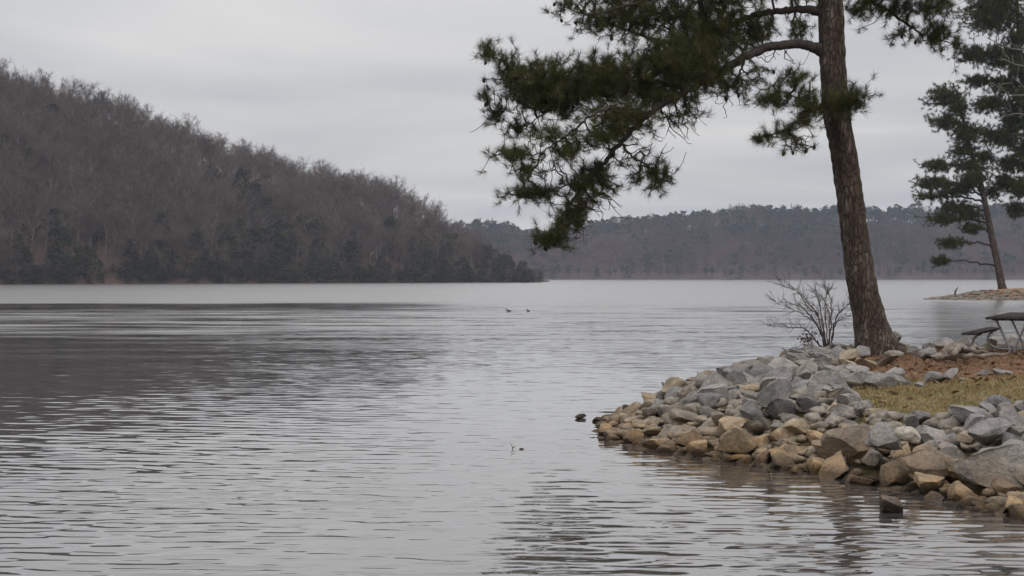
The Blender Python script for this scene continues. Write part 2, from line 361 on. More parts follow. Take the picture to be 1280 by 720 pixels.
# ------------------------------------------------------------------ the near point: shore line, heights
SHORE = np.array([(1.0, 22.8), (1.39, 21.4), (2.08, 19.9), (2.73, 18.9), (3.13, 18.4), (3.58, 17.6), (4.05, 16.6), (4.31, 15.6), (4.63, 14.6),
                  (5.5, 12.6), (8, 11), (14, 9.5), (34, 8), (34, 40), (20, 39), (14, 37.6), (10, 37), (8, 37), (6.5, 36.2), (5, 33.8), (3.8, 30.2), (2.7, 27.2), (1.6, 24.8)])
def inside(poly, X, Y):
    r = np.zeros(X.shape, bool); n_ = len(poly)
    for i in range(n_):
        x0, y0 = poly[i]; x1, y1 = poly[(i + 1) % n_]
        if y0 == y1: continue
        c_ = ((y0 > Y) != (y1 > Y)) & (X < (x1 - x0) * (Y - y0) / (y1 - y0) + x0)
        r ^= c_
    return r
def sdist(poly, X, Y):
    d_ = np.full(X.shape, 1e9); n_ = len(poly)
    for i in range(n_):
        a = poly[i]; e = poly[(i + 1) % n_] - a
        t_ = np.clip(((X - a[0]) * e[0] + (Y - a[1]) * e[1]) / e.dot(e), 0, 1)
        d_ = np.minimum(d_, np.hypot(X - a[0] - t_ * e[0], Y - a[1] - t_ * e[1]))
    return np.where(inside(poly, X, Y), d_, -d_)
def sm(t): t = np.clip(t, 0, 1); return t * t * (3 - 2 * t)
def land_z(X, Y):
    X = np.asarray(X, float); Y = np.asarray(Y, float); s = sdist(SHORE, X, Y)
    z = np.where(s > 0, 0.62 * (0.35 * np.clip(s / 1.7, 0, 1) + 0.65 * sm(s / 1.7)) + 0.12 * sm((s - 1.5) / 7), np.maximum(s * 0.55, -1.2))
    return z - 0.02
xs = np.arange(-1.5, 34.01, 0.14); ys_ = np.arange(6, 42.01, 0.14)
GX, GY = np.meshgrid(xs, ys_); GZ = land_z(GX, GY)
GZ += np.array([mnoise.noise((x * 1.3, y * 1.3, 0)) * 0.025 + mnoise.noise((x * 4, y * 4, 3)) * 0.012 for x, y in zip(GX.ravel(), GY.ravel())]).reshape(GX.shape)
def grid_mesh(name, GX, GY, GZ):
    r, c_ = GX.shape; idx = np.arange(r * c_).reshape(r, c_)
    f = np.stack([idx[:-1, :-1], idx[:-1, 1:], idx[1:, 1:], idx[1:, :-1]], -1).reshape(-1, 4)
    return mesh_np(name, np.stack([GX, GY, GZ], -1).reshape(-1, 3), [f])
bank = link('grassy_bank', grid_mesh('grassy_bank', GX, GY, GZ), M['soil'], smooth=True, kind='structure')

# far spit with gravel edge
SPIT = np.array([(40.6, 156), (44, 154), (50, 152.5), (60, 151), (80, 149), (110, 146), (110, 185), (80, 182), (60, 178), (50, 172), (44, 163)], float)
xs = np.arange(38, 108, 0.6); ys_ = np.arange(144, 186, 0.6); SX, SY = np.meshgrid(xs, ys_)
def spit_z(X, Y):
    s = sdist(SPIT, np.asarray(X, float), np.asarray(Y, float)); return np.where(s > 0, 0.95 * sm(s / 7) + 0.1 * np.clip(s / 2, 0, 1), np.maximum(s * 0.3, -1.2))
link('far_spit', grid_mesh('far_spit', SX, SY, spit_z(SX, SY)), M['spit'], smooth=True, kind='structure')

# hills -------------------------------------------------------------
def interp(x, tab): t_ = np.array(tab, float); return np.interp(x, t_[:, 0], t_[:, 1])
LH_SH = [(-400, 430), (0, 463), (350, 540), (600, 610), (672, 628), (700, 640)]
LH_TOP = [(-400, 40), (0, 82), (40, 95), (100, 108), (150, 122), (200, 146), (250, 162), (300, 180), (350, 194), (400, 212), (450, 220), (500, 233), (530, 247), (560, 268), (590, 286), (620, 306), (645, 322), (665, 340), (672, 350)]
def lh_ridge(px):            # (shore distance, ridge distance behind the shore, ridge ground height)
    s = interp(px, LH_SH); t_ = np.interp(px, [-400, 0, 450, 600, 672], [170, 150, 110, 60, 20])
    top = (HZ - interp(px, LH_TOP)) / F * (s + t_) + H
    th = np.interp(px, [0, 470, 560, 620, 672], [16, 16, 13.5, 11, 6])
    return s, t_, np.maximum(top - th, 0.8)
def lh_z(px, t_):
    s, T, hr = lh_ridge(px); q = t_ / T
    z = hr * np.where(q < 1, 0.9 * np.clip(q, 0, 1) ** 0.8 + 0.1 * sm(q), 1 - 0.5 * sm((q - 1) / 1.2))
    z = z + 1.0 * np.clip(t_ / 3, 0, 1) - 0.6
    return np.where(px > 672, np.minimum(z, z - (px - 672) * 0.12), z)
pxs = np.linspace(-400, 700, 140); ts = np.concatenate([[-4], np.linspace(0, 330, 70)])
PXg, Tg = np.meshgrid(pxs, ts); Dg = interp(PXg, LH_SH) + Tg
Zg = lh_z(PXg, Tg); Zg[0] = -1.5
LX = (PXg - 640) / F * Dg
Zg += np.array([mnoise.noise((x * .04, y * .04, 5)) * 2.0 for x, y in zip(LX.ravel(), Dg.ravel())]).reshape(LX.shape) * np.clip(Tg / 25, 0, 1)
link('left_hill', grid_mesh('left_hill', LX, Dg, Zg), M['litter'], smooth=True, kind='structure')

FH_D = 1290
FH_TOP = [(200, 268), (600, 285), (640, 289), (680, 292), (720, 283), (760, 279), (800, 275), (850, 272), (900, 270), (950, 265), (1000, 261), (1040, 264), (1100, 266), (1150, 268), (1200, 262), (1280, 256), (1500, 262)]
def fh_z(px, t_):
    T = 230.0; top = (HZ - interp(px, FH_TOP)) / F * (FH_D + T) + H; hr = top - 12.5; q = t_ / T
    return hr * np.where(q < 1, 0.8 * np.clip(q, 0, 1) + 0.2 * sm(q), 1 - 0.4 * sm((q - 1) / 1.2)) + 1.5 * np.clip(t_ / 6, 0, 1) - 0.5
pxs = np.linspace(150, 1560, 150); ts = np.concatenate([[-8], np.linspace(0, 520, 60)])
PXg, Tg = np.meshgrid(pxs, ts); Dg = FH_D + Tg; Zg = fh_z(PXg, Tg); Zg[0] = -1.5; FX = (PXg - 640) / F * Dg
def fh_n(x, y): return mnoise.noise((x * .012, y * .012, 9)) * 6.0
Zg += np.array([fh_n(x, y) for x, y in zip(FX.ravel(), Dg.ravel())]).reshape(FX.shape) * np.clip(Tg / 60, 0, 1)
link('far_hill', grid_mesh('far_hill', FX, Dg, Zg), M['litter_far'], smooth=True, kind='structure')

# ------------------------------------------------------------------ tree prototypes for the hills (unit height)
def bare_proto(seed, nlimb, nsub, ntw, tw, ln, rtrunk=0.011):
    """unit-height leafless tree; returns (trunk+limb arrays, twig arrays)"""
    r = np.random.default_rng(seed); segs = []
    lean = r.normal(0, 0.03, 2); path = []
    for i in range(9):
        t_ = i / 8; path.append((lean[0] * t_ + r.normal(0, 0.006), lean[1] * t_ + r.normal(0, 0.006), t_ * 0.8))
    path = np.array(path); rad = rtrunk * (1 - 0.85 * np.linspace(0, 1, 9)); ends = []
    g = Geo(); V, f = prisms(path[:-1], path[1:], rad[:-1], rad[1:], 5); g.add(V, f)
    P0, P1, R0, R1 = [], [], [], []
    for i in range(nlimb):
        h = r.uniform(0.3, 0.79); k = h / 0.8 * 8; i0 = min(int(k), 7); p = path[i0] + (path[i0 + 1] - path[i0]) * (k - i0)
        az = i * 2.4 + r.normal(0, 0.4); el = r.uniform(0.45, 1.0) + 0.5 * (h - 0.5); L_ = (0.36 - 0.24 * (h - 0.3)) * r.uniform(0.75, 1.15)
        d = np.array((math.cos(az) * math.cos(el), math.sin(az) * math.cos(el), math.sin(el))); pr = rtrunk * 0.45
        for j in range(3):
            d2 = unit(d + r.normal(0, 0.12, 3) + np.array((0, 0, 0.10))); q = p + d2 * L_ / 3; P0.append(p); P1.append(q); R0.append(pr); R1.append(pr * 0.68); pr *= 0.68
            for s_ in range(nsub):
                dd = unit(d2 * 0.8 + r.normal(0, 0.5, 3) + np.array((0, 0, 0.15))); l2 = L_ * r.uniform(0.25, 0.5); st_ = p + (q - p) * r.uniform(0.1, 1); e = st_ + dd * l2
                P0.append(st_); P1.append(e); R0.append(pr * 0.6); R1.append(pr * 0.25); ends.append((st_, e, dd))
            p = q; d = d2
        ends.append((P0[-1], p, d))
    V, f = prisms(np.array(P0), np.array(P1), np.array(R0), np.array(R1), 3); g.add(V, f)
    S = np.array([e[0] for e in ends]); E = np.array([e[1] for e in ends]); D = np.array([e[2] for e in ends])
    T = len(S) * ntw; k = np.repeat(np.arange(len(S)), ntw)
    st_ = S[k] + (E[k] - S[k]) * r.uniform(0.25, 1.05, (T, 1)); dd = unit(D[k] * 0.75 + r.normal(0, 0.55, (T, 3)) + np.array((0, 0, 0.2))); L_ = ln * r.uniform(0.5, 1.3, (T, 1))
    a, b_ = perp(dd); th = r.uniform(0, 6.28, (T, 1)); w = a * np.cos(th) + b_ * np.sin(th)
    V = np.stack([st_ - w * tw, st_ + w * tw, st_ + dd * L_], 1).reshape(-1, 3); f = np.arange(3 * T).reshape(-1, 3)
    tg = Geo(); tg.add(V, f)
    return g, tg
def evergreen_proto(seed, n_, size, shape):
    r = np.random.default_rng(seed); g = Geo()
    V, f = prisms(np.array([(0, 0, 0.0)]), np.array([(0, 0, 0.92)]), np.array([0.014]), np.array([0.003]), 5); g.add(V, f)
    nc = 46 if shape == 'cedar' else 26; C_ = []
    for i in range(nc):
        if shape == 'cedar': h = r.uniform(0.08, 0.97); rad = 0.3 * (1 - h) ** 0.7 + 0.03
        else: h = r.uniform(0.45, 0.98); rad = 0.2 * math.sin(math.pi * min(1, (h - 0.35) / 0.65)) ** 0.7 + 0.02
        a = r.uniform(0, 6.28); q = rad * r.uniform(0.4, 1) ; C_.append((q * math.cos(a), q * math.sin(a), h, 0.05 + 0.05 * r.random()))
    C_ = np.array(C_); k = r.integers(0, nc, n_)
    p = C_[k, :3] + unit(r.normal(0, 1, (n_, 3))) * C_[k, 3:4] * r.uniform(0.5, 1.1, (n_, 1)) * np.array((1.3, 1.3, 0.7))
    u_ = unit(r.normal(0, 1, (n_, 3))); a, b_ = perp(u_); s = size * r.uniform(0.6, 1.4, (n_, 1))
    V = np.stack([p + a * s, p - a * s * 0.6 + b_ * s * 0.8, p - a * s * 0.5 - b_ * s * 0.8], 1).reshape(-1, 3)
    tg = Geo(); tg.add(V, np.arange(3 * n_).reshape(-1, 3)); return g, tg
def scatter(g, proto_arrays, places):
    """copy a prototype's arrays to places (x,y,z,height,rot,width)"""
    V, Fs = proto_arrays; n_ = len(places); Pl = np.asarray(places); c_, s = np.cos(Pl[:, 4]), np.sin(Pl[:, 4])
    hw = (Pl[:, 3] * Pl[:, 5])[:, None]
    X = V[None, :, 0] * c_[:, None] - V[None, :, 1] * s[:, None]; Y = V[None, :, 0] * s[:, None] + V[None, :, 1] * c_[:, None]
    A = np.stack([X * hw + Pl[:, 0:1], Y * hw + Pl[:, 1:2], V[None, :, 2] * Pl[:, 3:4] + Pl[:, 2:3]], -1).reshape(-1, 3)
    base = (np.arange(n_) * len(V))[:, None, None]
    n0 = g.n; g.V.append(A); g.n += len(A)
    for k, f in Fs.items(): g.F.setdefault(k, []).append((f[None] + base).reshape(-1, k) + n0)
def join_geo(a, b_):
    g = Geo(); 
    for q in (a, b_):
        V, Fs = q.arrays(); n0 = g.n; g.V.append(V); g.n += len(V)
        for k, f in Fs.items(): g.F.setdefault(k, []).append(f + n0)
    return g

# left hill: places
places = []
s_step = 5.2
for px in np.arange(-120, 678, 8.5):
    s, T, hr = lh_ridge(px); dep = float(T) * 1.04 + 5; k = int(dep / 6.6) + 1
    for i in range(k):
        t_ = 1.5 + i * 6.6 + random.uniform(-3, 3); p_ = px + random.uniform(-4, 4)
        if t_ < 0.8 or t_ > dep: continue
        D = float(interp(p_, LH_SH)) + t_; x = (p_ - 640) / F * D
        z = float(lh_z(np.array(p_), np.array(t_))) + mnoise.noise((x * .04, D * .04, 5)) * 2.0 * min(1, t_ / 25) - 0.3
        q = t_ / float(T); low = t_ < 9
        gn = mnoise.noise((x * 0.022 + 3, D * 0.03, 2)) + 0.25 * (1 - q)
        ev = random.random() < (0.62 if low else (0.6 if gn > 0.22 and p_ > 250 and q < 0.75 else 0.06 if q < 0.8 else 0.02))
        if p_ > 600: ev = random.random() < 0.75
        th = float(np.interp(p_, [0, 470, 560, 620, 660, 676], [17.5, 17.5, 14.5, 12, 8, 5.0])) * random.uniform(0.72, 1.12)
        if low: th *= random.uniform(0.35, 0.75) if ev else random.uniform(0.5, 0.9)
        elif ev: th *= random.uniform(0.6, 0.9)
        places.append((x, D, z, th, random.uniform(0, 6.28), random.uniform(0.85, 1.25), ev, q, p_, low))
for px in np.arange(-60, 678, 5.0):          # brush right along the shore
    for _ in range(2):
        p_ = px + random.uniform(-3, 3); t_ = random.uniform(0.3, 4.5); D = float(interp(p_, LH_SH)) + t_; ev = random.random() < 0.5
        places.append(((p_ - 640) / F * D, D, float(lh_z(np.array(p_), np.array(t_))) - 0.3, random.uniform(2.2, 6.5), random.uniform(0, 6.28), random.uniform(1.2, 1.9), ev, 0.01, p_, True))
bareP = [p for p in places if not p[6]]; everP = [p for p in places if p[6]]
bareP.sort(key=lambda p: -p[3] / p[1] * (1.25 if p[7] > 0.85 or p[8] > 420 else 1) * (p[8] > -10)); everP.sort(key=lambda p: -p[3] / p[1] * (p[8] > -10))
protoB = [bare_proto(100 + i, 16, 3, 9, 0.0011, 0.085, 0.0125) for i in range(6)]
protoS = [bare_proto(200 + i, 12, 2, 7, 0.0016, 0.1, 0.0135) for i in range(6)]
protoE = [evergreen_proto(300 + i, 900, 0.03, 'cedar' if i < 3 else 'pine') for i in range(5)]
meshB = [(a.mesh('bare_tree_trunk'), b_.mesh('bare_tree_crown')) for a, b_ in protoB]
meshE = [(a.mesh('evergreen_trunk'), b_.mesh('evergreen_crown')) for a, b_ in protoE]
for a, b_ in meshB: a.materials.append(M['bare_trunk']); b_.materials.append(M['bare'])
for a, b_ in meshE: a.materials.append(M['limb']); b_.materials.append(M['cedar'])
def put_tree(name, meshes, p, label, cat, group):
    t_ = thing(name, (p[0], p[1], p[2]), label, cat, group); t_.rotation_euler = (0, 0, p[4]); t_.scale = (p[3] * p[5], p[3] * p[5], p[3])
    link('trunk', meshes[0], parent=t_); link('crown', meshes[1], parent=t_)
SEGS = ['at the left frame edge', 'left of the hill middle', 'at the middle of the hill', 'right of the hill middle', 'on the falling right shoulder', 'near the low right tip']
def SEG(px): return SEGS[int(np.clip((px + 20) / 116, 0, 5))]
for i, p in enumerate(bareP[:260]):
    seg = SEG(p[8]); sz = 'tall ' if p[3] > 17.5 else 'short ' if p[3] < 12 else ''
    if p[7] > 0.8: lab, grp = f'{sz}leafless tree on the left hill crest against the sky, {seg}'.replace(' the left hill crest', ' left hill crest'), 'bare trees on the crest of the left hill'
    elif p[9]: lab, grp = f'{sz}leafless tree at the left shore, {seg}', 'bare trees along the left shore'
    else: lab, grp = f'{sz}leafless tree on the {"upper" if p[7] > .45 else "lower"} left hill slope, {seg}', 'bare trees on the slope of the left hill'
    put_tree('bare_tree', meshB[i % 6], p, lab, 'tree', grp)
for i, p in enumerate(everP[:150]):
    seg = SEG(p[8]); sz = 'tall ' if p[3] > 11 else 'low ' if p[3] < 6 else ''
    if p[8] > 600: lab, grp = f'{sz}dark evergreen at the low right-hand tip of the left hill', 'evergreens at the tip of the left hill'
    elif p[9]: lab, grp = f'{sz}dark evergreen at the left shore, {seg}', 'evergreens along the left shore'
    else: lab, grp = f'{sz}dark evergreen on the left hill slope, {seg}', 'evergreens on the slope of the left hill'
    put_tree('evergreen_tree', meshE[(i % 3) if p[9] or i % 2 else 3 + i % 2], p, lab, 'tree', grp)
g = Geo(); rest = bareP[260:]
for i in range(6): scatter(g, join_geo(*protoS[i]).arrays(), [p[:6] for p in rest[i::6]])
link('hillside_woods', g.mesh('hillside_woods'), M['bare'], kind='stuff', label='bare grey-brown winter woods covering the left hill', category='woods')
if len(everP) > 150:
    g = Geo(); small = [evergreen_proto(320 + i, 450, 0.04, 'cedar') for i in range(3)]
    for i in range(3): scatter(g, join_geo(*small[i]).arrays(), [p[:6] for p in everP[150:][i::3]])
    link('hillside_evergreens', g.mesh('hillside_evergreens'), M['cedar'], kind='stuff', label='dark evergreens scattered through the left hill woods', category='woods')
print('left hill', len(bareP), len(everP))

# far hill woods
fb, fe = [], []
for px in np.arange(430, 1340, 8.0):
    for i in range(28):
        t_ = 2 + i * 8.8 + random.uniform(-4, 4); p_ = px + random.uniform(-5, 5); D = FH_D + t_; x = (p_ - 640) / F * D
        if t_ < 1: continue
        z = float(fh_z(np.array(p_), np.array(t_))) + fh_n(x, D) * min(1, t_ / 60) - 0.5; q = t_ / 230
        gn = mnoise.noise((x * 0.006 + 11, D * 0.012, 4)); pe = 0.72 if q > 0.78 else (0.6 if gn > 0.22 else 0.1)
        if p_ < 700: pe = max(pe, 0.55 * q + 0.15)
        if t_ < 14: pe = 0.45
        ev = random.random() < pe; th = random.uniform(11, 20.5) * (0.55 if t_ < 14 else 1)
        (fe if ev else fb).append((x, D, z, th, random.uniform(0, 6.28), random.uniform(0.9, 1.3)))
pb = [bare_proto(400 + i, 9, 1, 7, 0.006, 0.13, 0.012) for i in range(5)]
pe_ = [evergreen_proto(420 + i, 170, 0.055, 'pine' if i < 3 else 'cedar') for i in range(5)]
g = Geo()
for i in range(5): scatter(g, join_geo(*pb[i]).arrays(), fb[i::5])
link('far_bare_woods', g.mesh('far_bare_woods'), M['bare_far'], kind='stuff', label='hazy bare woods on the far hill across the lake', category='woods')
g = Geo()
for i in range(5): scatter(g, join_geo(*pe_[i]).arrays(), fe[i::5])
link('far_evergreen_woods', g.mesh('far_evergreen_woods'), M['pine_mass'], kind='stuff', label='hazy blue-green pines along the far ridge across the lake', category='woods')
print('far', len(fb), len(fe))
# a few pines that stand up above the far ridge
fpm = []
for i in range(3):
    a, b_ = evergreen_proto(440 + i, 260, 0.045, 'pine'); q = (a.mesh('far_pine_trunk'), b_.mesh('far_pine_crown')); q[0].materials.append(M['limb']); q[1].materials.append(M['pine_mass']); fpm.append(q)
for i, (px, top, lab) in enumerate([(1086, 258, 'round-topped pine rising above the far ridge just right of the big trunk'), (1112, 258, 'tall pine rising above the far ridge, second to the right of the big trunk'),
                                    (1149, 251, 'tallest thin pine above the far ridge, left of the leaning pine'), (1000, 256, 'pine rising above the far ridge left of the big trunk'), (640, 279, 'small pine crown above the far ridge beside the left hill tip')]):
    D = FH_D + 225; x = (px - 640) / F * D; zt = (HZ - top) / F * D + H; th = 21.0
    put_tree('far_pine', fpm[i % 3], (x, D, zt - th, th, i * 1.3, 0.9), lab, 'tree', 'pines standing above the far ridge')

# ------------------------------------------------------------------ pines with traced limbs and needle tufts
def connect(A, S, bias=0.25, steps=3, jit=0.06):
    """join attractors A to skeleton points S by twigs; returns segments, radii and shoot directions"""
    d0 = np.min(np.linalg.norm(A[:, None] - S[None], axis=2), axis=1) if len(A) * len(S) < 4e6 else np.array([np.min(np.linalg.norm(S - a, axis=1)) for a in A])
    order = np.argsort(d0); nodes = np.zeros((len(S) + len(A) * steps, 3)); cost = np.zeros(len(nodes)); par = np.full(len(nodes), -1); m = len(S); nodes[:m] = S
    tip = np.zeros(len(A), int); sg = max(np.median(d0), 1e-3)
    for i in order:
        a = A[i]; dd = np.linalg.norm(nodes[:m] - a, axis=1); j = int(np.argmin(dd + bias * cost[:m])); p = nodes[j].copy(); L_ = dd[j]; pj = j
        for s in range(1, steps + 1):
            t_ = s / steps; q = p + (a - p) * t_
            if s < steps: q = q + rng.normal(0, jit * L_ * 0.5, 3) - np.array((0, 0, 0.10 * L_ * math.sin(math.pi * t_)))
            nodes[m] = q; cost[m] = cost[pj] + L_ / steps; par[m] = pj; pj = m; m += 1
        tip[i] = pj
    nodes, par = nodes[:m], par[:m]; w = np.zeros(m)
    w[tip] += 1
    for j in range(m - 1, len(S) - 1, -1):
        if par[j] >= 0: w[par[j]] += w[j]
    k = np.arange(len(S), m); return nodes[par[k]], nodes[k], w[par[k]], w[k], (par[k] < len(S)), tip, nodes, par
def tufts(P, D, nper, length, width, back, spread=(0.35, 1.25), seed=1):
    r = np.random.default_rng(seed); T = len(P) * nper; k = np.repeat(np.arange(len(P)), nper)
    ax = unit(D)[k]; a, b_ = perp(ax); ph = r.uniform(0, 6.283, (T, 1)); th = r.uniform(*spread, (T, 1))
    dr = unit(ax * np.cos(th) + (a * np.cos(ph) + b_ * np.sin(ph)) * np.sin(th) + np.array((0, 0, -0.08)))
    sz = r.uniform(0.75, 1.15, len(P))[k][:, None]
    st_ = P[k] - ax * r.uniform(0, back, (T, 1)); L_ = length * r.uniform(0.7, 1.15, (T, 1)) * sz
    u_, v_ = perp(dr); q = r.uniform(0, 6.283, (T, 1)); w = (u_ * np.cos(q) + v_ * np.sin(q)) * width
    V = np.stack([st_ - w, st_ + w, st_ + dr * L_], 1).reshape(-1, 3)
    return V, np.arange(3 * T).reshape(-1, 3)
def build_pine(root_name, base, label, d0, trunk, limbs, clumps, dens, nper, nlen, nwid, back, needle_mat, twr, extra=None, cones=(), bark=None, spread=0.44, along=0, dead=(), k_trunk=40, group=None):
    t_ = thing(root_name, base, label, 'tree', group); off = np.array(base)
    # trunk
    TP = catmull(np.array([W(x, y, d0 + dd) for x, y, r_, dd in trunk]), 26); R = np.interp(np.linspace(0, len(trunk) - 1, len(TP)), np.arange(len(trunk)), [q[2] for q in trunk])
    g = Geo(); V, f, tri = tube(TP - off, R, k_trunk)
    if k_trunk > 20:
        n_ = len(TP); VV = V[:n_ * k_trunk].reshape(n_, k_trunk, 3)
        for i in range(n_):
            for j in range(k_trunk):
                c_ = TP[i] - off; q = VV[i, j] - c_; r_ = np.linalg.norm(q); ang = 2 * math.pi * j / k_trunk; zz_ = c_[2]
                vd = mnoise.voronoi((q[0] * 9, q[1] * 9, zz_ * 3.2))[0]; fz = min(1.0, (vd[1] - vd[0]) * 2.2)
                root = max(0, 1 - zz_ / 0.75) ** 2 * 0.10 * (math.sin(3 * ang + 0.7) + 0.6 * math.sin(5 * ang + 2))
                VV[i, j] = c_ + q * (1 + 0.085 * (fz - 0.6) + root + 0.05 * mnoise.noise((q[0] * 4, q[1] * 4, zz_ * 1.5)))
        V[:n_ * k_trunk] = VV.reshape(-1, 3)
    g.add(V, f); g.F.setdefault(3, []).append(tri)
    link('trunk', g.mesh('trunk'), bark or M['bark'], t_, smooth=True)
    # limbs
    SK = []
    for lp in limbs:
        P = catmull(np.array([W(x, y, d0 + dd) for x, y, r_, dd in lp]), 8); R = np.interp(np.linspace(0, len(lp) - 1, len(P)), np.arange(len(lp)), [q[2] for q in lp])
        P[1:-1] += rng.normal(0, 0.012 * d0 / 32, (len(P) - 2, 3))
        gg = Geo(); add_tube(gg, P - off, R, 8); link('limb', gg.mesh('limb'), M['limb'], t_, smooth=True); SK.append(P)
    SKL = list(SK); SK.append(TP[int(len(TP) * 0.55):: 4]); SK = np.concatenate(SK)
    A = []
    for c_ in clumps:
        x, y, rx, ry = c_[:4]; dd = c_[4] if len(c_) > 4 else 0; dn = c_[5] if len(c_) > 5 else 1; n_ = max(3, int(math.pi * rx * ry / dens * dn))
        for _ in range(n_):
            q = np.clip(rng.normal(0, spread, 3), -1.35, 1.35)
            A.append(W(x + q[0] * rx, y + q[1] * ry, d0 + dd) + np.array((0, q[2] * max(rx, ry) * d0 / F * 0.9, 0)))
    for li, P in enumerate(SKL):            # short shoots all along the outer part of each limb
        for _ in range(int(along * np.linalg.norm(np.diff(P, axis=0), axis=1).sum())):
            q = P[int((0.3 + 0.7 * rng.random()) * (len(P) - 1))]; A.append(q + rng.normal(0, 1, 3) * np.array((.26, .34, .2)) + np.array((0, 0, rng.choice([.12, -.1]))))
    A = np.array(A)
    if extra is not None: A = np.concatenate([A, extra])
    nA = len(A); B = [W(x + rng.normal(0, .55) * rx, y + rng.normal(0, .55) * ry, d0 + dd + rng.normal(0, .35)) for x, y, rx, ry, dd, n_ in dead for _ in range(n_)]
    if B: A = np.concatenate([A, np.array(B)])
    P0, P1, w0, w1, root, tip, nodes, par = connect(A, SK)
    rr = lambda w: twr * np.sqrt(w) * 0.9 + twr * 0.35
    R0 = np.minimum(rr(w0), rr(w1) * 1.5); R1 = rr(w1); R0[root] = R1[root] * 1.2
    V, f = prisms(P0 - off, P1 - off, R0, R1, 4); g = Geo(); g.add(V, f)
    link('branches', g.mesh('branches'), M['twig_pine'], t_)
    tip = tip[:nA]; D = nodes[tip] - nodes[par[tip]]; D = unit(D) + np.array((0, 0, 0.45)) + rng.normal(0, 0.25, D.shape)
    V, f = tufts(nodes[tip] - off, D, nper, nlen, nwid, back, seed=len(A)); g = Geo(); g.add(V, f)
    link('crown', g.mesh('crown'), needle_mat, t_)
    print(root_name, 'tufts', len(A))
    # cones
    for x, y, dd in cones:
        p = W(x, y, d0 + dd); p = nodes[tip][int(np.argmin(np.linalg.norm((nodes[tip] - p) * np.array((1, .4, 1)), axis=1)))] + np.array((random.uniform(-.03, .03), -.05, -.06)); o = link('pine_cone', CONE, parent=t_); o.location = p - off; o.rotation_euler = (random.uniform(-0.5, 0.5), random.uniform(-0.5, 0.5), random.uniform(0, 6)); s = random.uniform(0.8, 1.15); o.scale = (s, s, s)
    return t_
# cone mesh: ovoid with rings of scales
g = Geo(); rings = 9; kk = 10; V = []
for i in range(rings + 1):
    t_ = i / rings; z = -0.055 + 0.11 * t_; r_ = 0.034 * math.sin(math.pi * (0.06 + 0.9 * t_)) ** 0.75
    for j in range(kk): a = 2 * math.pi * (j + 0.5 * (i % 2)) / kk; q = r_ * (1.22 if (i + j) % 2 else 0.85); V.append((q * math.cos(a), q * math.sin(a), -z))
f = [(i * kk + j, i * kk + (j + 1) % kk, (i + 1) * kk + (j + 1) % kk, (i + 1) * kk + j) for i in range(rings) for j in range(kk)]
g.add(V, f); g.F.setdefault(3, [])
CONE = mesh_np('pine_cone', np.array(V), [np.array(f)]); CONE.materials.append(M['cone'])

d0 = 32.0
trunk = [(1100, 446, .52, 0), (1096, 436, .46, 0), (1091, 418, .375, 0), (1087, 400, .335, 0), (1078, 358, .30, 0), (1066, 275, .268, 0), (1056, 200, .262, 0), (1047, 150, .268, 0), (1042, 100, .258, 0), (1040, 60, .268, 0), (1038, 0, .25, 0),
         (1033, -130, .225, 0), (1030, -300, .18, .2), (1034, -480, .11, .3), (1036, -640, .03, .3)]
limbs = [
 [(1032, 66, .15, 0), (1015, 58, .105, -.1), (995, 55, .092, -.2), (968, 58, .088, -.4), (942, 66, .085, -.5), (918, 79, .082, -.7), (890, 96, .076, -.9), (862, 112, .07, -1.0), (829, 130, .064, -1.1), (805, 148, .056, -1.2), (776, 178, .05, -1.3), (758, 200, .045, -1.3), (735, 223, .038, -1.4), (716, 250, .03, -1.4), (700, 276, .02, -1.5), (682, 302, .01, -1.5)],
 [(1030, 16, .12, 0), (1008, 12, .08, .1), (985, 13, .07, .2), (958, 16, .066, .3), (930, 24, .06, .4), (900, 36, .055, .5), (868, 48, .048, .5), (832, 52, .04, .6), (795, 42, .03, .6), (755, 26, .02, .7), (705, 9, .01, .7)],
 [(868, 110, .05, -1.0), (835, 104, .042, -.8), (800, 102, .036, -.7), (755, 104, .03, -.6), (712, 106, .024, -.6), (675, 100, .018, -.7), (645, 88, .013, -.8), (608, 63, .008, -.8)],
 [(811, 142, .04, -1.2), (780, 136, .03, -1.6), (749, 139, .026, -1.9), (724, 157, .022, -2.1), (695, 178, .017, -2.2), (668, 194, .012, -2.3), (628, 191, .007, -2.3)],
 [(776, 178, .03, -1.3), (788, 194, .022, -1.2), (812, 208, .016, -1.1), (836, 221, .008, -1.1)],
 [(752, 207, .03, -1.3), (722, 226, .02, -1.0), (692, 236, .015, -.8), (650, 242, .008, -.7)],
 [(755, 105, .02, -.6), (715, 122, .016, -.4), (680, 142, .012, -.3), (650, 160, .008, -.2), (620, 143, .006, -.2)],
 [(1045, 138, .06, -.1), (1028, 134, .04, -.7), (1008, 142, .03, -1.0), (985, 160, .02, -1.2), (948, 172, .01, -1.3)],
 [(1050, 140, .05, -.1), (1054, 132, .035, -.6), (1060, 127, .025, -1.0), (1074, 126, .01, -1.2)],
 [(1012, 138, .02, -.9), (990, 120, .015, -1.0), (968, 110, .008, -1.0)],
 [(930, 72, .03, -.6), (925, 92, .02, -.5), (915, 108, .01, -.4)],
 [(900, 36, .03, .5), (905, 15, .025, .7), (912, -20, .015, .8)],
 [(1040, -18, .09, 0), (1068, -8, .05, .2), (1105, 10, .036, .3), (1135, 31, .026, .4), (1165, 48, .016, .4), (1196, 56, .007, .4)],
 [(1036, -60, .09, 0), (1080, -40, .05, -.2), (1130, -15, .03, -.3), (1190, 5, .01, -.4)],
 [(1030, -55, .1, 0), (985, -50, .07, -.3), (930, -35, .05, -.6), (860, -15, .035, -.9), (790, 5, .02, -1.1), (735, 20, .01, -1.2)],
]
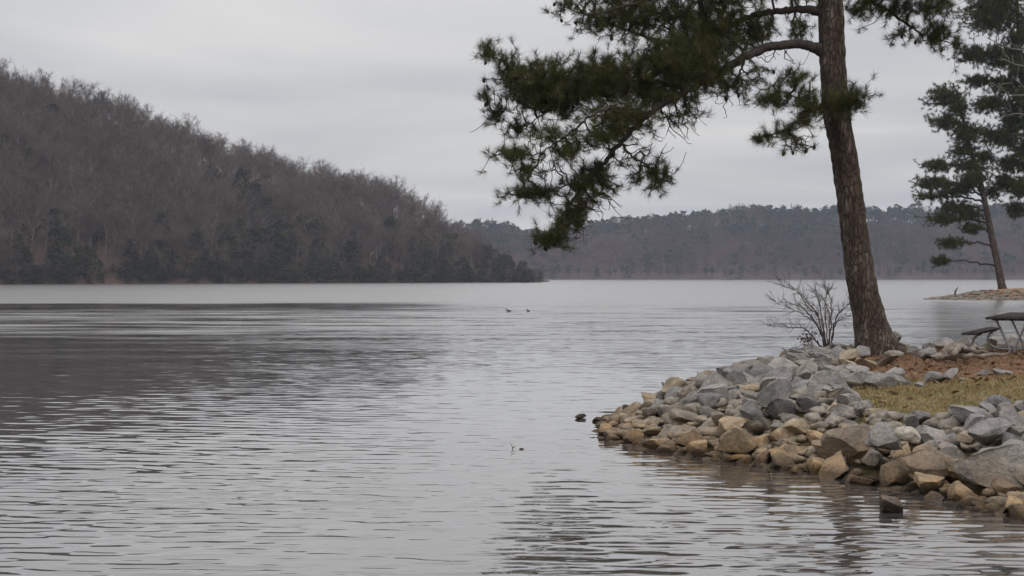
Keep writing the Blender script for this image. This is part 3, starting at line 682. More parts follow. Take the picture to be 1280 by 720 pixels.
clumps = [(682, 102, 48, 26, -.7, 1.3), (753, 98, 46, 27, -.6, 1.6), (835, 82, 55, 36, -.8, 1.4), (800, 20, 58, 18, 0, 1.1), (706, 6, 18, 10, .6, .5), (748, 28, 26, 12, .5, .7),
 (610, 64, 13, 12, -.8), (606, 118, 9, 8, -.6), (620, 143, 13, 10, -.2), (640, 88, 18, 16, -.8), (655, 118, 25, 11, -.5), (655, 160, 19, 9, -.2, .9), (697, 130, 30, 14, -.4),
 (638, 190, 28, 8, -2.3), (655, 215, 18, 8, -1.6), (670, 240, 36, 11, -.8, 1.1), (730, 228, 22, 13, -1.3), (746, 170, 22, 12, -1.8, .9), (710, 188, 22, 12, -2.1, .9), (690, 165, 20, 10, -1.9, .6), (780, 146, 36, 18, -1.3, 1.3), (720, 112, 60, 14, -.2, 1.2), (820, 118, 40, 14, -.5, 1.0),
 (824, 220, 19, 19, -1.1, .8), (795, 222, 10, 9, -1.2, .6), (716, 266, 16, 14, -1.4, .9), (690, 298, 22, 13, -1.5, 1.2), (708, 278, 18, 12, -1.5, .9), (725, 255, 16, 12, -1.4, .8), (745, 215, 20, 14, -1.3, .8), (760, 235, 18, 12, -1.3, .4), (848, 148, 16, 12, -.9, .4), (740, 250, 12, 8, -1.3, .4), (770, 165, 20, 12, -1.0, .7),
 (885, 45, 46, 40, -.1, 1.3), (882, 92, 30, 18, -.8, 1.1), (943, 38, 25, 18, .2), (997, 38, 18, 14, .2, .8), (915, 106, 20, 14, -.5, .5), (950, 97, 14, 14, -.5, .5), (993, 95, 20, 10, -1.0, .9), (968, 122, 28, 12, -1.0, .9), (1010, 126, 20, 14, -1, 1.1),
 (1056, 127, 27, 15, -1.0, 1.5), (955, 172, 14, 8, -1.3), (985, 164, 14, 8, -1.2, .8), (1010, 150, 14, 10, -1, .8), (1000, 182, 20, 8, -1.1, .3), (870, 135, 20, 10, -.9, .3),
 (1076, 10, 18, 12, .1), (1118, 8, 26, 12, .2), (1168, 10, 26, 12, 0), (1172, 44, 20, 15, .4), (1127, 42, 14, 8, .4, .6), (1196, 56, 8, 7, .4),
 (780, -10, 60, 22, 0), (900, -20, 60, 30, 0), (985, -25, 40, 25, .3, .7), (1130, -25, 50, 22, 0)]
# crown above the frame, irregular whorls round the trunk
ex = []; exl = []
for i in range(34):
    h = 9.0 + 9.5 * (i / 33); rad = (1.0 - (h - 9) / 11.0) * random.uniform(2.2, 4.6) + 0.5; a = i * 2.4 + random.uniform(-.4, .4)
    tx = 6.35 + 0.02 * math.sin(h); ty = 32.1
    for q in (0.45, 0.75, 1.0):
        c_ = np.array((tx + math.cos(a) * rad * q, ty + math.sin(a) * rad * q, h + 0.25 * rad * q)); n_ = 9 if q < 1 else 14
        ex.append(c_ + rng.normal(0, 1, (n_, 3)) * np.array((.38, .38, .2)))
ex = np.concatenate(ex)
base = tuple(W(1096, 437, 32.0)); base = (base[0], base[1], float(land_z(base[0], base[1])))
cones = [(612, 84, -.8), (606, 96, -.8), (632, 96, -.8), (611, 126, -.6), (624, 152, -.2), (705, 26, .6), (717, 27, .6), (692, 9, .6), (768, 45, .5), (805, 58, .5), (640, 94, -.8), (745, 14, .5), (1128, 48, .4), (1140, 50, .4), (1175, 62, .4), (1200, 52, .4), (1178, 30, .3), (977, 72, -.2), (906, 118, -.4), (917, 117, -.4), (981, 190, -1.1), (989, 192, -1.1), (1021, 190, -1.1), (1004, 194, -1.1), (660, 120, -.6), (672, 300, -1.5), (684, 306, -1.5)]
build_pine('pine_tree', base, 'large leaning pine on the rocky point with a long drooping limb over the lake', d0, trunk, limbs, clumps, 11.5, 42, 0.195, 0.003, 0.14, M['needle'], 0.0042, extra=ex, cones=cones, spread=0.55, along=16, dead=[(800, 190, 45, 28, -1.2, 130), (850, 150, 35, 22, -.9, 80), (750, 250, 28, 22, -1.4, 80), (720, 280, 22, 20, -1.4, 60), (910, 110, 35, 18, -.6, 60), (690, 200, 40, 30, -1.5, 90), (1000, 180, 25, 12, -1.1, 40), (640, 140, 30, 40, -.5, 60), (960, 60, 40, 20, 0, 60)])

# two far pines on the spit
d1 = 163.0
trunkA = [(1254, 364, .55, 0), (1252, 356, .42, 0), (1247, 330, .36, 0), (1239, 292, .33, 0), (1231, 252, .30, 0), (1223, 218, .26, 0), (1211, 180, .22, 0), (1203, 145, .15, 0), (1196, 116, .08, 0), (1190, 104, .03, 0)]
clA = [(1182, 120, 24, 15, 0), (1182, 152, 22, 11, 0), (1208, 166, 22, 15, 0), (1205, 188, 20, 9, 0), (1173, 206, 22, 9, 0), (1214, 206, 25, 11, .5), (1166, 229, 27, 10, 0), (1205, 232, 22, 10, 0), (1160, 245, 18, 6, 0, .8), (1195, 258, 24, 9, 0), (1180, 273, 24, 8, 0), (1216, 285, 16, 8, 0), (1189, 303, 19, 8, 0), (1176, 326, 13, 7, 0), (1240, 240, 14, 12, 1, .7), (1232, 195, 16, 10, 1, .7), (1198, 135, 14, 12, 0), (1218, 222, 20, 12, -1), (1190, 240, 20, 8, 0, .8), (1212, 268, 16, 8, -.5)]
def side_limbs(tr, cl, r_):
    T = catmull(np.array([(q[0], q[1]) for q in tr]), 10); o = []
    for c_ in cl:
        x, y = c_[0], c_[1]; j = int(np.argmin(np.abs(T[:, 0] - x) * 0.3 + np.abs(T[:, 1] - (y + 6)))); p = T[j]
        if abs(p[0] - x) + abs(p[1] - y) < 8: continue
        dd = c_[4]; o.append([(p[0], p[1], r_, 0), ((p[0] + x) / 2, (p[1] + y) / 2 - 3, r_ * .7, dd * .6), (x, y, r_ * .4, dd)])
    return o
bA = W(1253, 361, d1); bA = (bA[0], bA[1], float(spit_z(bA[0], bA[1])))
build_pine('pine_tree', bA, 'leaning pine with clumped crown on the far spit beyond the picnic table', d1, trunkA, side_limbs(trunkA, clA, .12), clA, 2.5, 24, 0.42, 0.015, 0.35, M['needle_far'], 0.016, bark=M['bark'], k_trunk=12)
trunkB = [(1290, 364, .6, 0), (1290, 350, .45, 0), (1288, 300, .4, 0), (1286, 240, .35, 0), (1283, 170, .31, 0), (1278, 100, .25, 0), (1273, 40, .2, 0), (1270, -20, .13, 0), (1266, -70, .05, 0)]
clB = [(1240, 22, 38, 20, 0), (1215, 68, 22, 12, 0), (1254, 70, 30, 18, 0), (1223, 100, 20, 9, 0), (1258, 106, 24, 14, 0), (1237, 130, 25, 12, 0), (1268, 148, 18, 22, 0), (1255, 172, 26, 15, 0), (1262, 205, 20, 12, 0), (1258, 228, 18, 14, 0), (1270, 262, 12, 12, 0, .9), (1250, -8, 34, 22, 0), (1236, 8, 26, 10, 0),
       (1300, 20, 30, 20, 0), (1305, 75, 32, 18, 0), (1300, 120, 28, 15, 0), (1310, 165, 30, 16, 0), (1300, 215, 24, 16, 0), (1268, -45, 26, 22, 0), (1232, 165, 12, 6, 0, .7), (1274, 85, 16, 14, -1.5), (1276, 120, 16, 14, -1.5), (1274, 45, 18, 14, -1.5), (1278, 190, 14, 14, -1.5), (1276, 235, 14, 14, -1.5)]
bB = W(1290, 361, d1); bB = (bB[0], bB[1], float(spit_z(bB[0], bB[1])))
build_pine('pine_tree', bB, 'tall dense pine at the right frame edge on the far spit', d1 + 1, trunkB, side_limbs(trunkB, clB, .13), clB, 2.2, 24, 0.42, 0.015, 0.35, M['needle_far'], 0.016, bark=M['bark'], k_trunk=12)

# pale bare tree whose branches reach in from the right
g_tr, g_br = Geo(), Geo(); d2 = 60.0; bx = W(1345, 418, d2); bz = -0.9
bx = np.array((bx[0], bx[1], 0.7)) if False else np.array((13.2, 36.3, float(land_z(13.2, 36.3))))
d2 = 36.3
tb = thing('bare_tree', tuple(bx), 'pale leafless branches reaching in from the right edge in front of the pines', 'tree')
def Wd(px, py): return W(px, py, d2)
tp = catmull(np.array([bx - (0, 0, .2), bx + (-.1, 0, 2.0), bx + (-.3, 0, 4.0), bx + (-.4, 0, 6.0), bx + (-.2, 0, 8.5), bx + (0, 0, 11)]), 6)
add_tube(g_tr, tp - bx, np.linspace(.2, .05, len(tp)), 10); link('trunk', g_tr.mesh('trunk'), M['pale_bark'], tb, smooth=True)
for q, h in (([(1310, 78), (1285, 64), (1262, 60), (1235, 48)], 6.2), ([(1310, 95), (1285, 84), (1268, 80), (1250, 72)], 6.4), ([(1310, 135), (1290, 120), (1262, 118), (1248, 104)], 5.0), ([(1310, 150), (1288, 145), (1268, 142), (1250, 148)], 4.6), ([(1310, 30), (1290, 10), (1270, -12)], 7.2)):
    st_ = tp[int(np.argmin(np.abs(tp[:, 2] - h)))]; far = [Wd(*z) for z in q]; mid = (st_ + far[0]) / 2 + np.array((0, 0, 0.4))
    P = catmull(np.array([st_, mid] + far), 6); gg = Geo(); add_tube(gg, P - bx, np.interp(np.linspace(0, 1, len(P)), [0, .45, 1], [.06, .022, .008]), 6)
    for k in range(int(len(P) * .5), len(P) - 1):
        if random.random() < .6:
            dd = unit(P[k + 1] - P[k] + rng.normal(0, .12, 3) + np.array((0, 0, .05))); e = P[k] + unit(dd + rng.normal(0, .35, 3)) * random.uniform(.15, .45); add_tube(gg, [P[k] - bx, (P[k] + e) / 2 - bx + rng.normal(0, .015, 3), e - bx], [.008, .007, .005], 4)
    link('limb', gg.mesh('limb'), M['pale_bark'], tb)

# ------------------------------------------------------------------ rocks
def rock_mesh(seed, sub=4, cuts=10):
    r = np.random.default_rng(seed); bm = bmesh.new(); bmesh.ops.create_icosphere(bm, subdivisions=sub, radius=1.0)
    V = np.array([v.co for v in bm.verts]); Ns = unit(r.normal(0, 1, (cuts, 3)))
    for i, nv in enumerate(Ns):
        o_ = r.uniform(0.32, 0.74); s = V @ nv - o_; k = s > 0; V[k] -= np.outer(s[k], nv)
    for nv in unit(r.normal(0, 1, (8, 3))):            # smaller chipped faces
        s = V @ nv; o_ = s.max() * r.uniform(0.86, 0.97); s = s - o_; k = s > 0; V[k] -= np.outer(s[k], nv)
    V *= np.array((1.25, 0.95, 0.78)) * r.uniform(0.88, 1.12, 3)
    sd = seed * 7.3
    for i in range(len(V)):
        p = V[i]; q = mnoise.fractal((p[0] * 1.7 + sd, p[1] * 1.7, p[2] * 3.2), 0.8, 2.1, 5); V[i] = p * (1 + 0.06 * q)
    for v_, c_ in zip(bm.verts, V): v_.co = c_
    me = bpy.data.meshes.new('rock'); bm.to_mesh(me); bm.free(); me.shade_smooth()
    try: me.set_sharp_from_angle(angle=math.radians(20))
    except Exception: pass
    me.materials.append(M['rock']); return me
ROCKS = [rock_mesh(i) for i in range(22)]
GRASS = np.array([(4.3, 21.8), (4.2, 19.6), (4.7, 18.3), (5.7, 18.3), (6.5, 18.7), (9, 18.2), (14, 14), (33, 12), (33, 23.8), (7.7, 23.9), (4.95, 22.6)])
STRAW = np.array([(5.7, 26.3), (5.2, 24.2), (7.8, 25.0), (33, 25), (33, 34.5), (11.5, 34.5), (10.6, 33.6), (7.0, 33.8), (6.7, 31.2)])
placed = []
def in_view(x, y, r_): return abs(x / y) < 0.335 and y > 10
def prob_gray(z, x, y): return np.clip((z - 0.12) / 0.4, 0, 1)
GRAYS = [(.2, .19, .183), (.228, .217, .208), (.26, .246, .235), (.155, .147, .142), (.285, .268, .25), (.22, .2, .178)]
TANS = [(.29, .24, .175), (.24, .195, .145), (.34, .285, .21), (.2, .165, .13), (.3, .24, .165), (.22, .2, .17)]
def add_rock(x, y, r_, z=None, flat=1.0, color=None, label=None, sx=1.0, mesh=None, rot=None, sink=0.25):
    zg = float(land_z(x, y)); z = zg if z is None else z
    placed.append(dict(x=x, y=y, r=r_, z=z + r_ * (0.5 - sink) * flat, flat=flat, color=color, label=label, sx=sx, mesh=mesh, rot=rot))
def at(px, py, z):            # ground point seen at a pixel, at height z
    d_ = (H - z) * F / (py - HZ); return (px - 640) / F * d_, d_
# explicit landmark rocks: (px, py of base, z of base, radius m, flatness, colour, label)
LM = [(758, 545, .0, .30, .5, TANS[0], 'flat tan rock with a dark underside at the leftmost tip of the point'),
 (788, 528, .12, .26, .9, TANS[1], 'brown boulder second from the left tip of the point'),
 (872, 562, .06, .27, .62, TANS[4], 'broad tan rock with a flat top near the left waterline'),
 (1116, 640, .0, .17, .95, (.14, .125, .11), 'small dark angular rock standing alone in the water off the bank'),
 (725, 522, .01, .11, .5, (.16, .14, .12), 'small dark rock awash just left of the point tip'),
 (750, 527, .0, .12, .5, (.17, .15, .125), 'low dark stone between the lone awash rock and the point tip'),
 (1160, 612, .0, .20, .9, TANS[3], 'rounded brown wet boulder at the waterline right of the lone rock'),
 (1160, 592, .16, .30, .7, TANS[3], 'long wedge-shaped tan boulder above the waterline on the right'),
 (1245, 596, .22, .40, .85, (.27, .255, .235), 'largest slanting grey boulder low on the bank at the right edge'),
 (1110, 560, .35, .29, .8, (.235, .225, .215), 'big dark grey boulder directly below the grass patch'),
 (1065, 562, .26, .25, 1.0, TANS[3], 'tall upright brown-grey boulder left of the big dark grey one'),
 (1212, 526, .6, .23, 1.0, GRAYS[1], 'rounded tan-grey boulder standing at the grass edge on the right'),
 (1250, 516, .64, .23, .95, (.2, .2, .205), 'dark blue-grey boulder at the grass edge near the right frame edge'),
 (1235, 548, .5, .27, .7, GRAYS[1], 'smooth grey boulder below the two boulders at the grass edge'),
 (1140, 548, .5, .15, .85, (.42, .39, .33), 'pale cream rock below the grass patch'),
 (1010, 498, .55, .30, .85, GRAYS[1], 'large blocky grey boulder on the crest of the point'),
 (940, 505, .45, .34, .55, GRAYS[2], 'long flat-topped pale grey boulder in the middle of the pile'),
 (912, 470, .5, .24, .85, (.13, .125, .12), 'dark rounded boulder on the far skyline of the pile'),
 (1045, 452, .62, .38, .75, (.25, .25, .25), 'large grey boulder at the foot of the bare shrub'),
 (1010, 442, .62, .22, 1.0, (.16, .155, .15), 'dark pointed rock leaning beside the bare shrub stems'),
 (930, 575, .0, .22, .35, (.45, .36, .24), 'thin pale tan slab lying at the waterline'),
 (1010, 580, .0, .30, .7, TANS[1], 'wide brown boulder at the waterline left of the tree reflection'),
 (925, 560, .15, .26, 1.0, TANS[0], 'upright pointed tan boulder in the lower left of the pile'),
 (1270, 640, -.02, .3, .6, TANS[3], 'brown slab in the shallows at the right frame edge'),
 (1225, 655, -.08, .16, .4, (.15, .13, .11), 'low dark rock awash near the right frame edge')]
for px, py, z, r_, fl, c_, lab in LM:
    x, y = at(px, py, z); add_rock(x, y, r_ , z=z, flat=fl, color=c_, label=lab, sink=0.2)
# row of stones at the top of the grass and around the driftwood
ROW = [(1062, 478, .3, .6), (1090, 480, .28, .65), (1112, 474, .3, .7), (1130, 478, .2, .8), (1165, 476, .24, .6), (1185, 473, .2, .75), (1228, 468, .2, .5), (1255, 468, .22, .55), (1045, 486, .25, .9), (1205, 474, .12, .5), (1150, 480, .12, .6), (1030, 482, .26, .8)]
for px, py, r_, fl in ROW:
    x, y = at(px, py, .7); add_rock(x, y, r_, z=.66, flat=fl, color=random.choice(GRAYS[:3]), label='weathered grey stone in the row between the grass and the pine straw', sink=0.2)
CL = [(1155, 446, .26, .75), (1172, 447, .24, .7), (1190, 442, .3, .7), (1215, 440, .3, .6), (1232, 436, .3, .6), (1182, 432, .3, .8), (1205, 430, .26, .8), (1250, 430, .35, .6), (1275, 432, .4, .8), (1140, 440, .2, .8), (1118, 444, .2, .7), (1105, 452, .28, .6), (1085, 455, .24, .6), (1078, 444, .24, .8), (1064, 448, .26, .9), (1127, 436, .2, .9), (1065, 464, .3, .7), (1050, 466, .25, .8), (1160, 434, .25, .7)]
for px, py, r_, fl in CL:
    x, y = at(px, py, .72); add_rock(x, y, r_ * .9, z=.68, flat=fl, color=random.choice(GRAYS[:3] + [TANS[2], TANS[3]]), label='grey stone beside the trunk and driftwood near the picnic table', sink=0.15)
# packed riprap, large first
cand = []
def try_pack(n_, r0, r1, gap, keep):
    X = rng.uniform(1.15, 8.5, n_); Y = rng.uniform(11, 36.5, n_); R = rng.uniform(r0, r1, n_); S = sdist(SHORE, X, Y)
    ok = (np.abs(X / Y) < .335) & (S > -.16) & ~((S < 0) & (R > .3)) & ~inside(GRASS, X, Y) & ~inside(STRAW, X, Y) & ~((X > 5.2) & (Y > 22) & (S > 2.4))
    ok &= (np.hypot(X - 7.3, Y - 32) > .75) & ~((Y > 33.5) & (S < .8)) & ~((R > .2) & (sdist(GRASS, X, Y) > -.75) & (X < 6.2) & (Y < 22))
    ok &= ~((X < 1.45) & (Y > 21.8)) & (R < .13 + .1 * np.clip(X - 1.2, 0, 3))
    PA = np.array([(q['x'], q['y'], q['r']) for q in placed])
    for x, y, r_, s in zip(X[ok], Y[ok], R[ok], S[ok]):
        if (np.hypot(PA[:, 0] - x, PA[:, 1] - y) < gap * (r_ + PA[:, 2])).any(): continue
        keep(float(x), float(y), float(r_), float(s)); PA = np.vstack([PA, (x, y, r_)])
def keep1(x, y, r_, s):
    zg = float(land_z(x, y)); pg = float(prob_gray(zg + random.uniform(-.22, .22), x, y)); gray = random.random() < pg
    c_ = random.choice(GRAYS if gray else TANS); k = random.uniform(.85, 1.12); c_ = tuple(v_ * k for v_ in c_)
    if zg < 0.1 and s < 0.1 and random.random() < .45: c_ = tuple(v_ * .6 for v_ in c_)
    if gray: lab = 'grey angular riprap rock on the upper part of the rocky point'
    elif s < .35: lab = 'tan or brown riprap rock along the waterline of the point'
    else: lab = 'tan riprap rock on the lower slope of the rocky point'
    add_rock(x, y, r_, z=zg, flat=random.uniform(.65, 1.0), color=c_, label=lab, sink=random.uniform(-.25, .3))
try_pack(350, .25, .34, .8, keep1); try_pack(4000, .17, .25, .66, keep1); try_pack(15000, .10, .17, .55, keep1)
placed_vis = sorted(placed, key=lambda q: -(q['r'] / q['y']) * (10 if q['label'] and q['color'] in [c_[5] for c_ in LM] else 1))
print('rocks', len(placed))
indiv = placed_vis[:300]; rest = placed_vis[300:]
def to_px(x, y, z): return 640 + x / y * F, HZ + (H - z) / y * F
LMN = ['flat tan rock at the left tip', 'brown boulder behind the left tip', 'broad flat-topped tan rock', 'lone dark rock in the water', 'small rock awash off the tip', 'low dark stone off the tip', 'rounded wet brown boulder', 'long wedge-shaped boulder', 'largest slanting grey boulder', 'big boulder below the grass', 'tall upright brown-grey boulder', 'rounded boulder at the grass edge', 'dark blue-grey boulder at the grass', 'smooth grey boulder on the right', 'pale cream rock', 'large blocky crest boulder', 'long flat-topped grey boulder', 'dark rounded skyline boulder', 'large boulder at the shrub foot', 'dark pointed rock by the shrub', 'thin pale tan slab', 'wide brown waterline boulder', 'upright pointed tan boulder', 'brown slab at the right edge', 'low dark rock awash at right']
LMP = [(c_[0], c_[1], 'the ' + nm) for c_, nm in zip(LM, LMN)]
LMLAB = set(c_[6] for c_ in LM)
def rock_label(q):
    if q['label'] in LMLAB: return q['label']
    px, py = to_px(q['x'], q['y'], q['z']); c_ = q['color']; br = sum(c_) / 3; gray = c_[0] - c_[2] < .05
    tone = ('pale ' if br > .245 else 'dark ' if br < .165 else '') + ('grey' if gray else 'tan' if br > .2 else 'brown')
    wpx = q['r'] / q['y'] * F * 2.2; size = 'large' if wpx > 52 else 'small' if wpx < 28 else 'medium'
    j = min(range(len(LMP)), key=lambda i_: math.hypot(LMP[i_][0] - px, LMP[i_][1] - py)); dx_, dy_ = px - LMP[j][0], py - LMP[j][1]; dist = math.hypot(dx_, dy_)
    side = ('right of' if dx_ > 0 else 'left of') if abs(dx_) > abs(dy_) else ('below' if dy_ > 0 else 'above')
    if 'row between' in q['label']: return f"{size} {tone} stone, {'left' if px < 1110 else 'middle' if px < 1190 else 'right'} part of row above the grass"
    if 'driftwood' in q['label']: return f"{size} {tone} stone {'at the foot of the pine trunk' if px < 1135 else 'among the driftwood left of the table' if px < 1225 else 'under the picnic table'}"
    return f"{size} {tone} rock {'just' if dist < 45 else 'well'} {side} {LMP[j][2]}"
ZONES = {}
for i, q in enumerate(indiv):
    o = link('rock', ROCKS[q['mesh'] if q['mesh'] is not None else random.randrange(22)])
    o.location = (q['x'], q['y'], q['z']); s = q['r']
    o.rotation_euler = (random.uniform(-.45, .45), random.uniform(-.45, .45), random.uniform(0, 6.28)); o.scale = (s * random.uniform(.9, 1.1), s * random.uniform(.9, 1.1), s * q['flat'] * 1.15)
    o.color = (*q['color'], 1); o['label'] = rock_label(q); o['category'] = 'rock'; o['group'] = 'riprap rocks on the near point'
# small rubble between the rocks, and the left-over stones
g = Geo(); small = []
for i in range(8):
    r = np.random.default_rng(900 + i); bm = bmesh.new(); bmesh.ops.create_icosphere(bm, subdivisions=2, radius=1.0); V = np.array([v_.co for v_ in bm.verts])
    for nv in unit(r.normal(0, 1, (10, 3))): s = V @ nv - r.uniform(.4, .8); k = s > 0; V[k] -= np.outer(s[k], nv)
    f = np.array([[v_.index for v_ in fc.verts] for fc in bm.faces]); bm.free(); small.append((V * np.array((1.2, .95, .75)), {3: f}))
pl = [(q['x'], q['y'], q['z'], q['r'] * q['flat'], random.uniform(0, 6.28), 1 / q['flat']) for q in rest]
X = rng.uniform(1.1, 8.5, 16000); Y = rng.uniform(11, 36, 16000); S = sdist(SHORE, X, Y)
ok = (S > -.2) & ~((X < 1.3) & (Y > 22)) & (np.abs(X / Y) < .335) & ~inside(GRASS, X, Y) & ~inside(STRAW, X, Y) & ~((X > 5.2) & (Y > 22) & (S > 2.4)); X, Y = X[ok], Y[ok]; Zr = land_z(X, Y)
for x, y, z in zip(X, Y, Zr):
    if len(pl) > 2600: break
    r_ = random.uniform(.05, .13); pl.append((x, y, z + r_ * .2, r_, random.uniform(0, 6.28), random.uniform(.9, 1.5)))
for i in range(8): scatter(g, small[i], pl[i::8])
o = link('rubble', g.mesh('rubble'), M['rock'], kind='stuff', label='small rubble filling gaps between the riprap rocks', category='rubble'); o.color = (.25, .225, .19, 1)
# gravel on the far spit
g = Geo(); pl = []
X = rng.uniform(40, 62, 9000); Y = rng.uniform(149, 170, 9000); S = sdist(SPIT, X, Y); ok = (S > -.4) & (S < 4.5) & (rng.random(9000) > S / 6); X, Y = X[ok][:1800], Y[ok][:1800]; Zr = spit_z(X, Y)
for x, y, z in zip(X, Y, Zr):
    r_ = random.uniform(.08, .28); pl.append((x, y, z + r_ * .2, r_, random.uniform(0, 6.28), random.uniform(.9, 1.4)))
for i in range(8): scatter(g, small[i], pl[i::8])
m2 = simple('spit_stones', (.09, .072, .056), (.24, .205, .17), 2.0)
link('spit_gravel', g.mesh('spit_gravel'), m2, kind='stuff', label='grey-brown stones along the edge of the far spit', category='gravel')

# ------------------------------------------------------------------ grass and pine straw
def blades(n_, poly, lo, hi, wid, flat, accept, seed, ymax=33, xmax=11.5):
    r = np.random.default_rng(seed); X = r.uniform(4, xmax, n_ * 4); Y = r.uniform(16, ymax, n_ * 4)
    k = inside(poly, X, Y) & (X / Y < .34); 
    X, Y = X[k], Y[k]; a_ = np.array([accept(x, y) for x, y in zip(X, Y)]); k = r.random(len(X)) < a_; X, Y = X[k][:n_], Y[k][:n_]; n_ = len(X)
    P = np.stack([X, Y, land_z(X, Y) - .0], 1); d_ = unit(np.stack([r.normal(0, 1, n_), r.normal(0, 1, n_), np.abs(r.normal(flat, .35, n_))], 1)); L_ = r.uniform(lo, hi, (n_, 1))
    th = r.uniform(0, 6.28, n_); w = np.stack([np.cos(th), np.sin(th), np.zeros(n_)], 1) * wid; P[:, 2] += .015
    mid = P + d_ * L_ * .55; tipp = P + d_ * L_ * np.array((1, 1, .85)) + np.array((0, 0, -.004))
    V = np.stack([P - w, P + w, mid + w * .7, mid - w * .7, tipp], 1).reshape(-1, 3); b_ = np.arange(n_) * 5
    g = Geo(); g.add(V, np.stack([b_, b_ + 1, b_ + 2, b_ + 3], 1)); g.F[3] = [np.stack([b_ + 3, b_ + 2, b_ + 4], 1)]; return g
gn = lambda x, y: mnoise.noise((x * .9, y * .9, 1))
GR2 = np.array([(4.0, 22), (4.1, 19.2), (4.7, 18.0), (5.7, 17.6), (6.5, 17.9), (9, 17), (12, 16), (12, 24.6), (7.7, 24.2), (4.9, 23.2)])
link('dead_grass', blades(34000, GR2, .04, .11, .0035, .7, lambda x, y: .75 + .5 * gn(x, y), 11).mesh('dead_grass'), M['grass_dead'], kind='stuff', label='short tan dead grass on the bank', category='grass')
link('green_grass', blades(14000, GR2, .04, .10, .0035, .9, lambda x, y: max(0, 1.0 * gn(x + 3, y + 9) + .1), 12).mesh('green_grass'), M['grass_green'], kind='stuff', label='green grass patches among the dead grass on the bank', category='grass')
ST2 = np.array([(4.0, 22), (4.1, 19.2), (4.8, 18.0), (6.5, 18.2), (12, 17), (12, 34), (7, 34), (6.2, 31), (5.6, 26), (4.9, 23.2)])
link('pine_straw', blades(42000, ST2, .06, .16, .003, .12, lambda x, y: (.95 if y > 23.5 else .28 + .8 * max(0, gn(x - 5, y + 2))), 13, ymax=34).mesh('pine_straw'), M['straw'], kind='stuff', label='orange-brown pine straw littering the bank', category='pine straw')

r = np.random.default_rng(77); X = r.uniform(4, 11.5, 5000); Y = r.uniform(16.5, 34, 5000); k = inside(ST2, X, Y) & (X / Y < .34)
k &= r.random(5000) < np.array([.3 + 1.3 * max(0, mnoise.noise((x * 1.4, y * .8, 6))) for x, y in zip(X, Y)]); X, Y = X[k][:1500], Y[k][:1500]; k = (Y > 23) | (r.random(len(X)) < .3); X, Y = X[k], Y[k]; n_ = len(X)
P = np.stack([X, Y, land_z(X, Y) + .045], 1); a_ = unit(np.stack([r.normal(0, 1, n_), r.normal(0, 1, n_), r.normal(0, .5, n_)], 1)); b_ = unit(np.cross(a_, r.normal(0, 1, (n_, 3)))); L_ = r.uniform(.03, .075, (n_, 1))
g = Geo(); q_ = np.arange(n_) * 4; g.add(np.stack([P - a_ * L_, P + b_ * L_ * .5, P + a_ * L_, P - b_ * L_ * .5], 1).reshape(-1, 3), np.stack([q_, q_ + 1, q_ + 2, q_ + 3], 1))
link('fallen_leaves', g.mesh('fallen_leaves'), simple('fallen_leaf', (.06, .032, .02), (.26, .16, .09), 5), kind='stuff', label='brown fallen leaves scattered over the bank', category='leaves')

# ------------------------------------------------------------------ bare shrub by the trunk
ds = 33.2
def Zs(zx, zy): return W(940 + zx / 6, 340 + zy / 6, ds)
sb = Zs(560, 600); sroot = thing('bare_shrub', tuple(sb), 'leafless spreading shrub growing from the rocks left of the big pine trunk', 'shrub')
stems = [[(556, 600), (520, 360), (440, 240), (360, 140), (230, 60)], [(548, 600), (500, 340), (430, 262), (335, 138), (205, 90)], [(560, 600), (480, 390), (380, 320), (250, 260), (130, 205)], [(530, 600), (410, 440), (270, 410), (100, 400)],
         [(566, 600), (530, 330), (510, 210), (485, 140)], [(585, 600), (620, 350), (670, 280), (722, 220)], [(580, 600), (600, 430), (640, 350), (730, 320)], [(570, 600), (560, 300), (580, 190), (620, 120)], [(545, 600), (470, 505), (400, 525), (320, 575)], [(555, 600), (505, 430), (400, 290), (300, 240), (205, 225)], [(562, 600), (575, 420), (540, 250), (440, 130)], [(576, 600), (600, 330), (600, 200), (560, 110)]]
leafpts = []
for si, s_ in enumerate(stems):
    P = catmull(np.array([Zs(*z) for z in s_]), 9); n_ = len(P); P[:, 1] += np.linspace(0, random.uniform(-.5, .5), n_); P[2:-1] += rng.normal(0, .008, (n_ - 3, 3)); R = np.linspace(.017, .0035, n_) * random.uniform(.75, 1.1)
    gg = Geo(); add_tube(gg, P - sb, R, 5)
    for k in range(int(n_ * .25), n_):
        for _ in range(2):
            if random.random() < .62:
                dd = unit(unit(P[min(k + 1, n_ - 1)] - P[k - 1]) * .7 + rng.normal(0, .5, 3) + np.array((0, 0, .3))); L_ = random.uniform(.10, .34); e = P[k] + dd * L_; md = (P[k] + e) / 2 + rng.normal(0, .012, 3); add_tube(gg, np.array([P[k], md, e]) - sb, [.0048, .004, .0022], 3)
                if random.random() < .7: e2 = md + unit(dd + rng.normal(0, .55, 3)) * L_ * .5; add_tube(gg, np.array([md, (md + e2) / 2, e2]) - sb, [.0036, .003, .002], 3)
                if si == 8: leafpts += [e, md]
    link('stem', gg.mesh('stem'), M['shrub'], sroot)
g = Geo()
for p in leafpts + leafpts[::2]:
    a_ = unit(rng.normal(0, 1, 3)); b_ = unit(np.cross(a_, rng.normal(0, 1, 3))); q = p + rng.normal(0, .03, 3); g.add(np.array([q - a_ * .03, q + b_ * .018, q + a_ * .03, q - b_ * .018]) - sb, [(0, 1, 2, 3)])
if g.n: link('dead_leaves', g.mesh('dead_leaves'), M['dead_leaf'], sroot, kind='stuff')

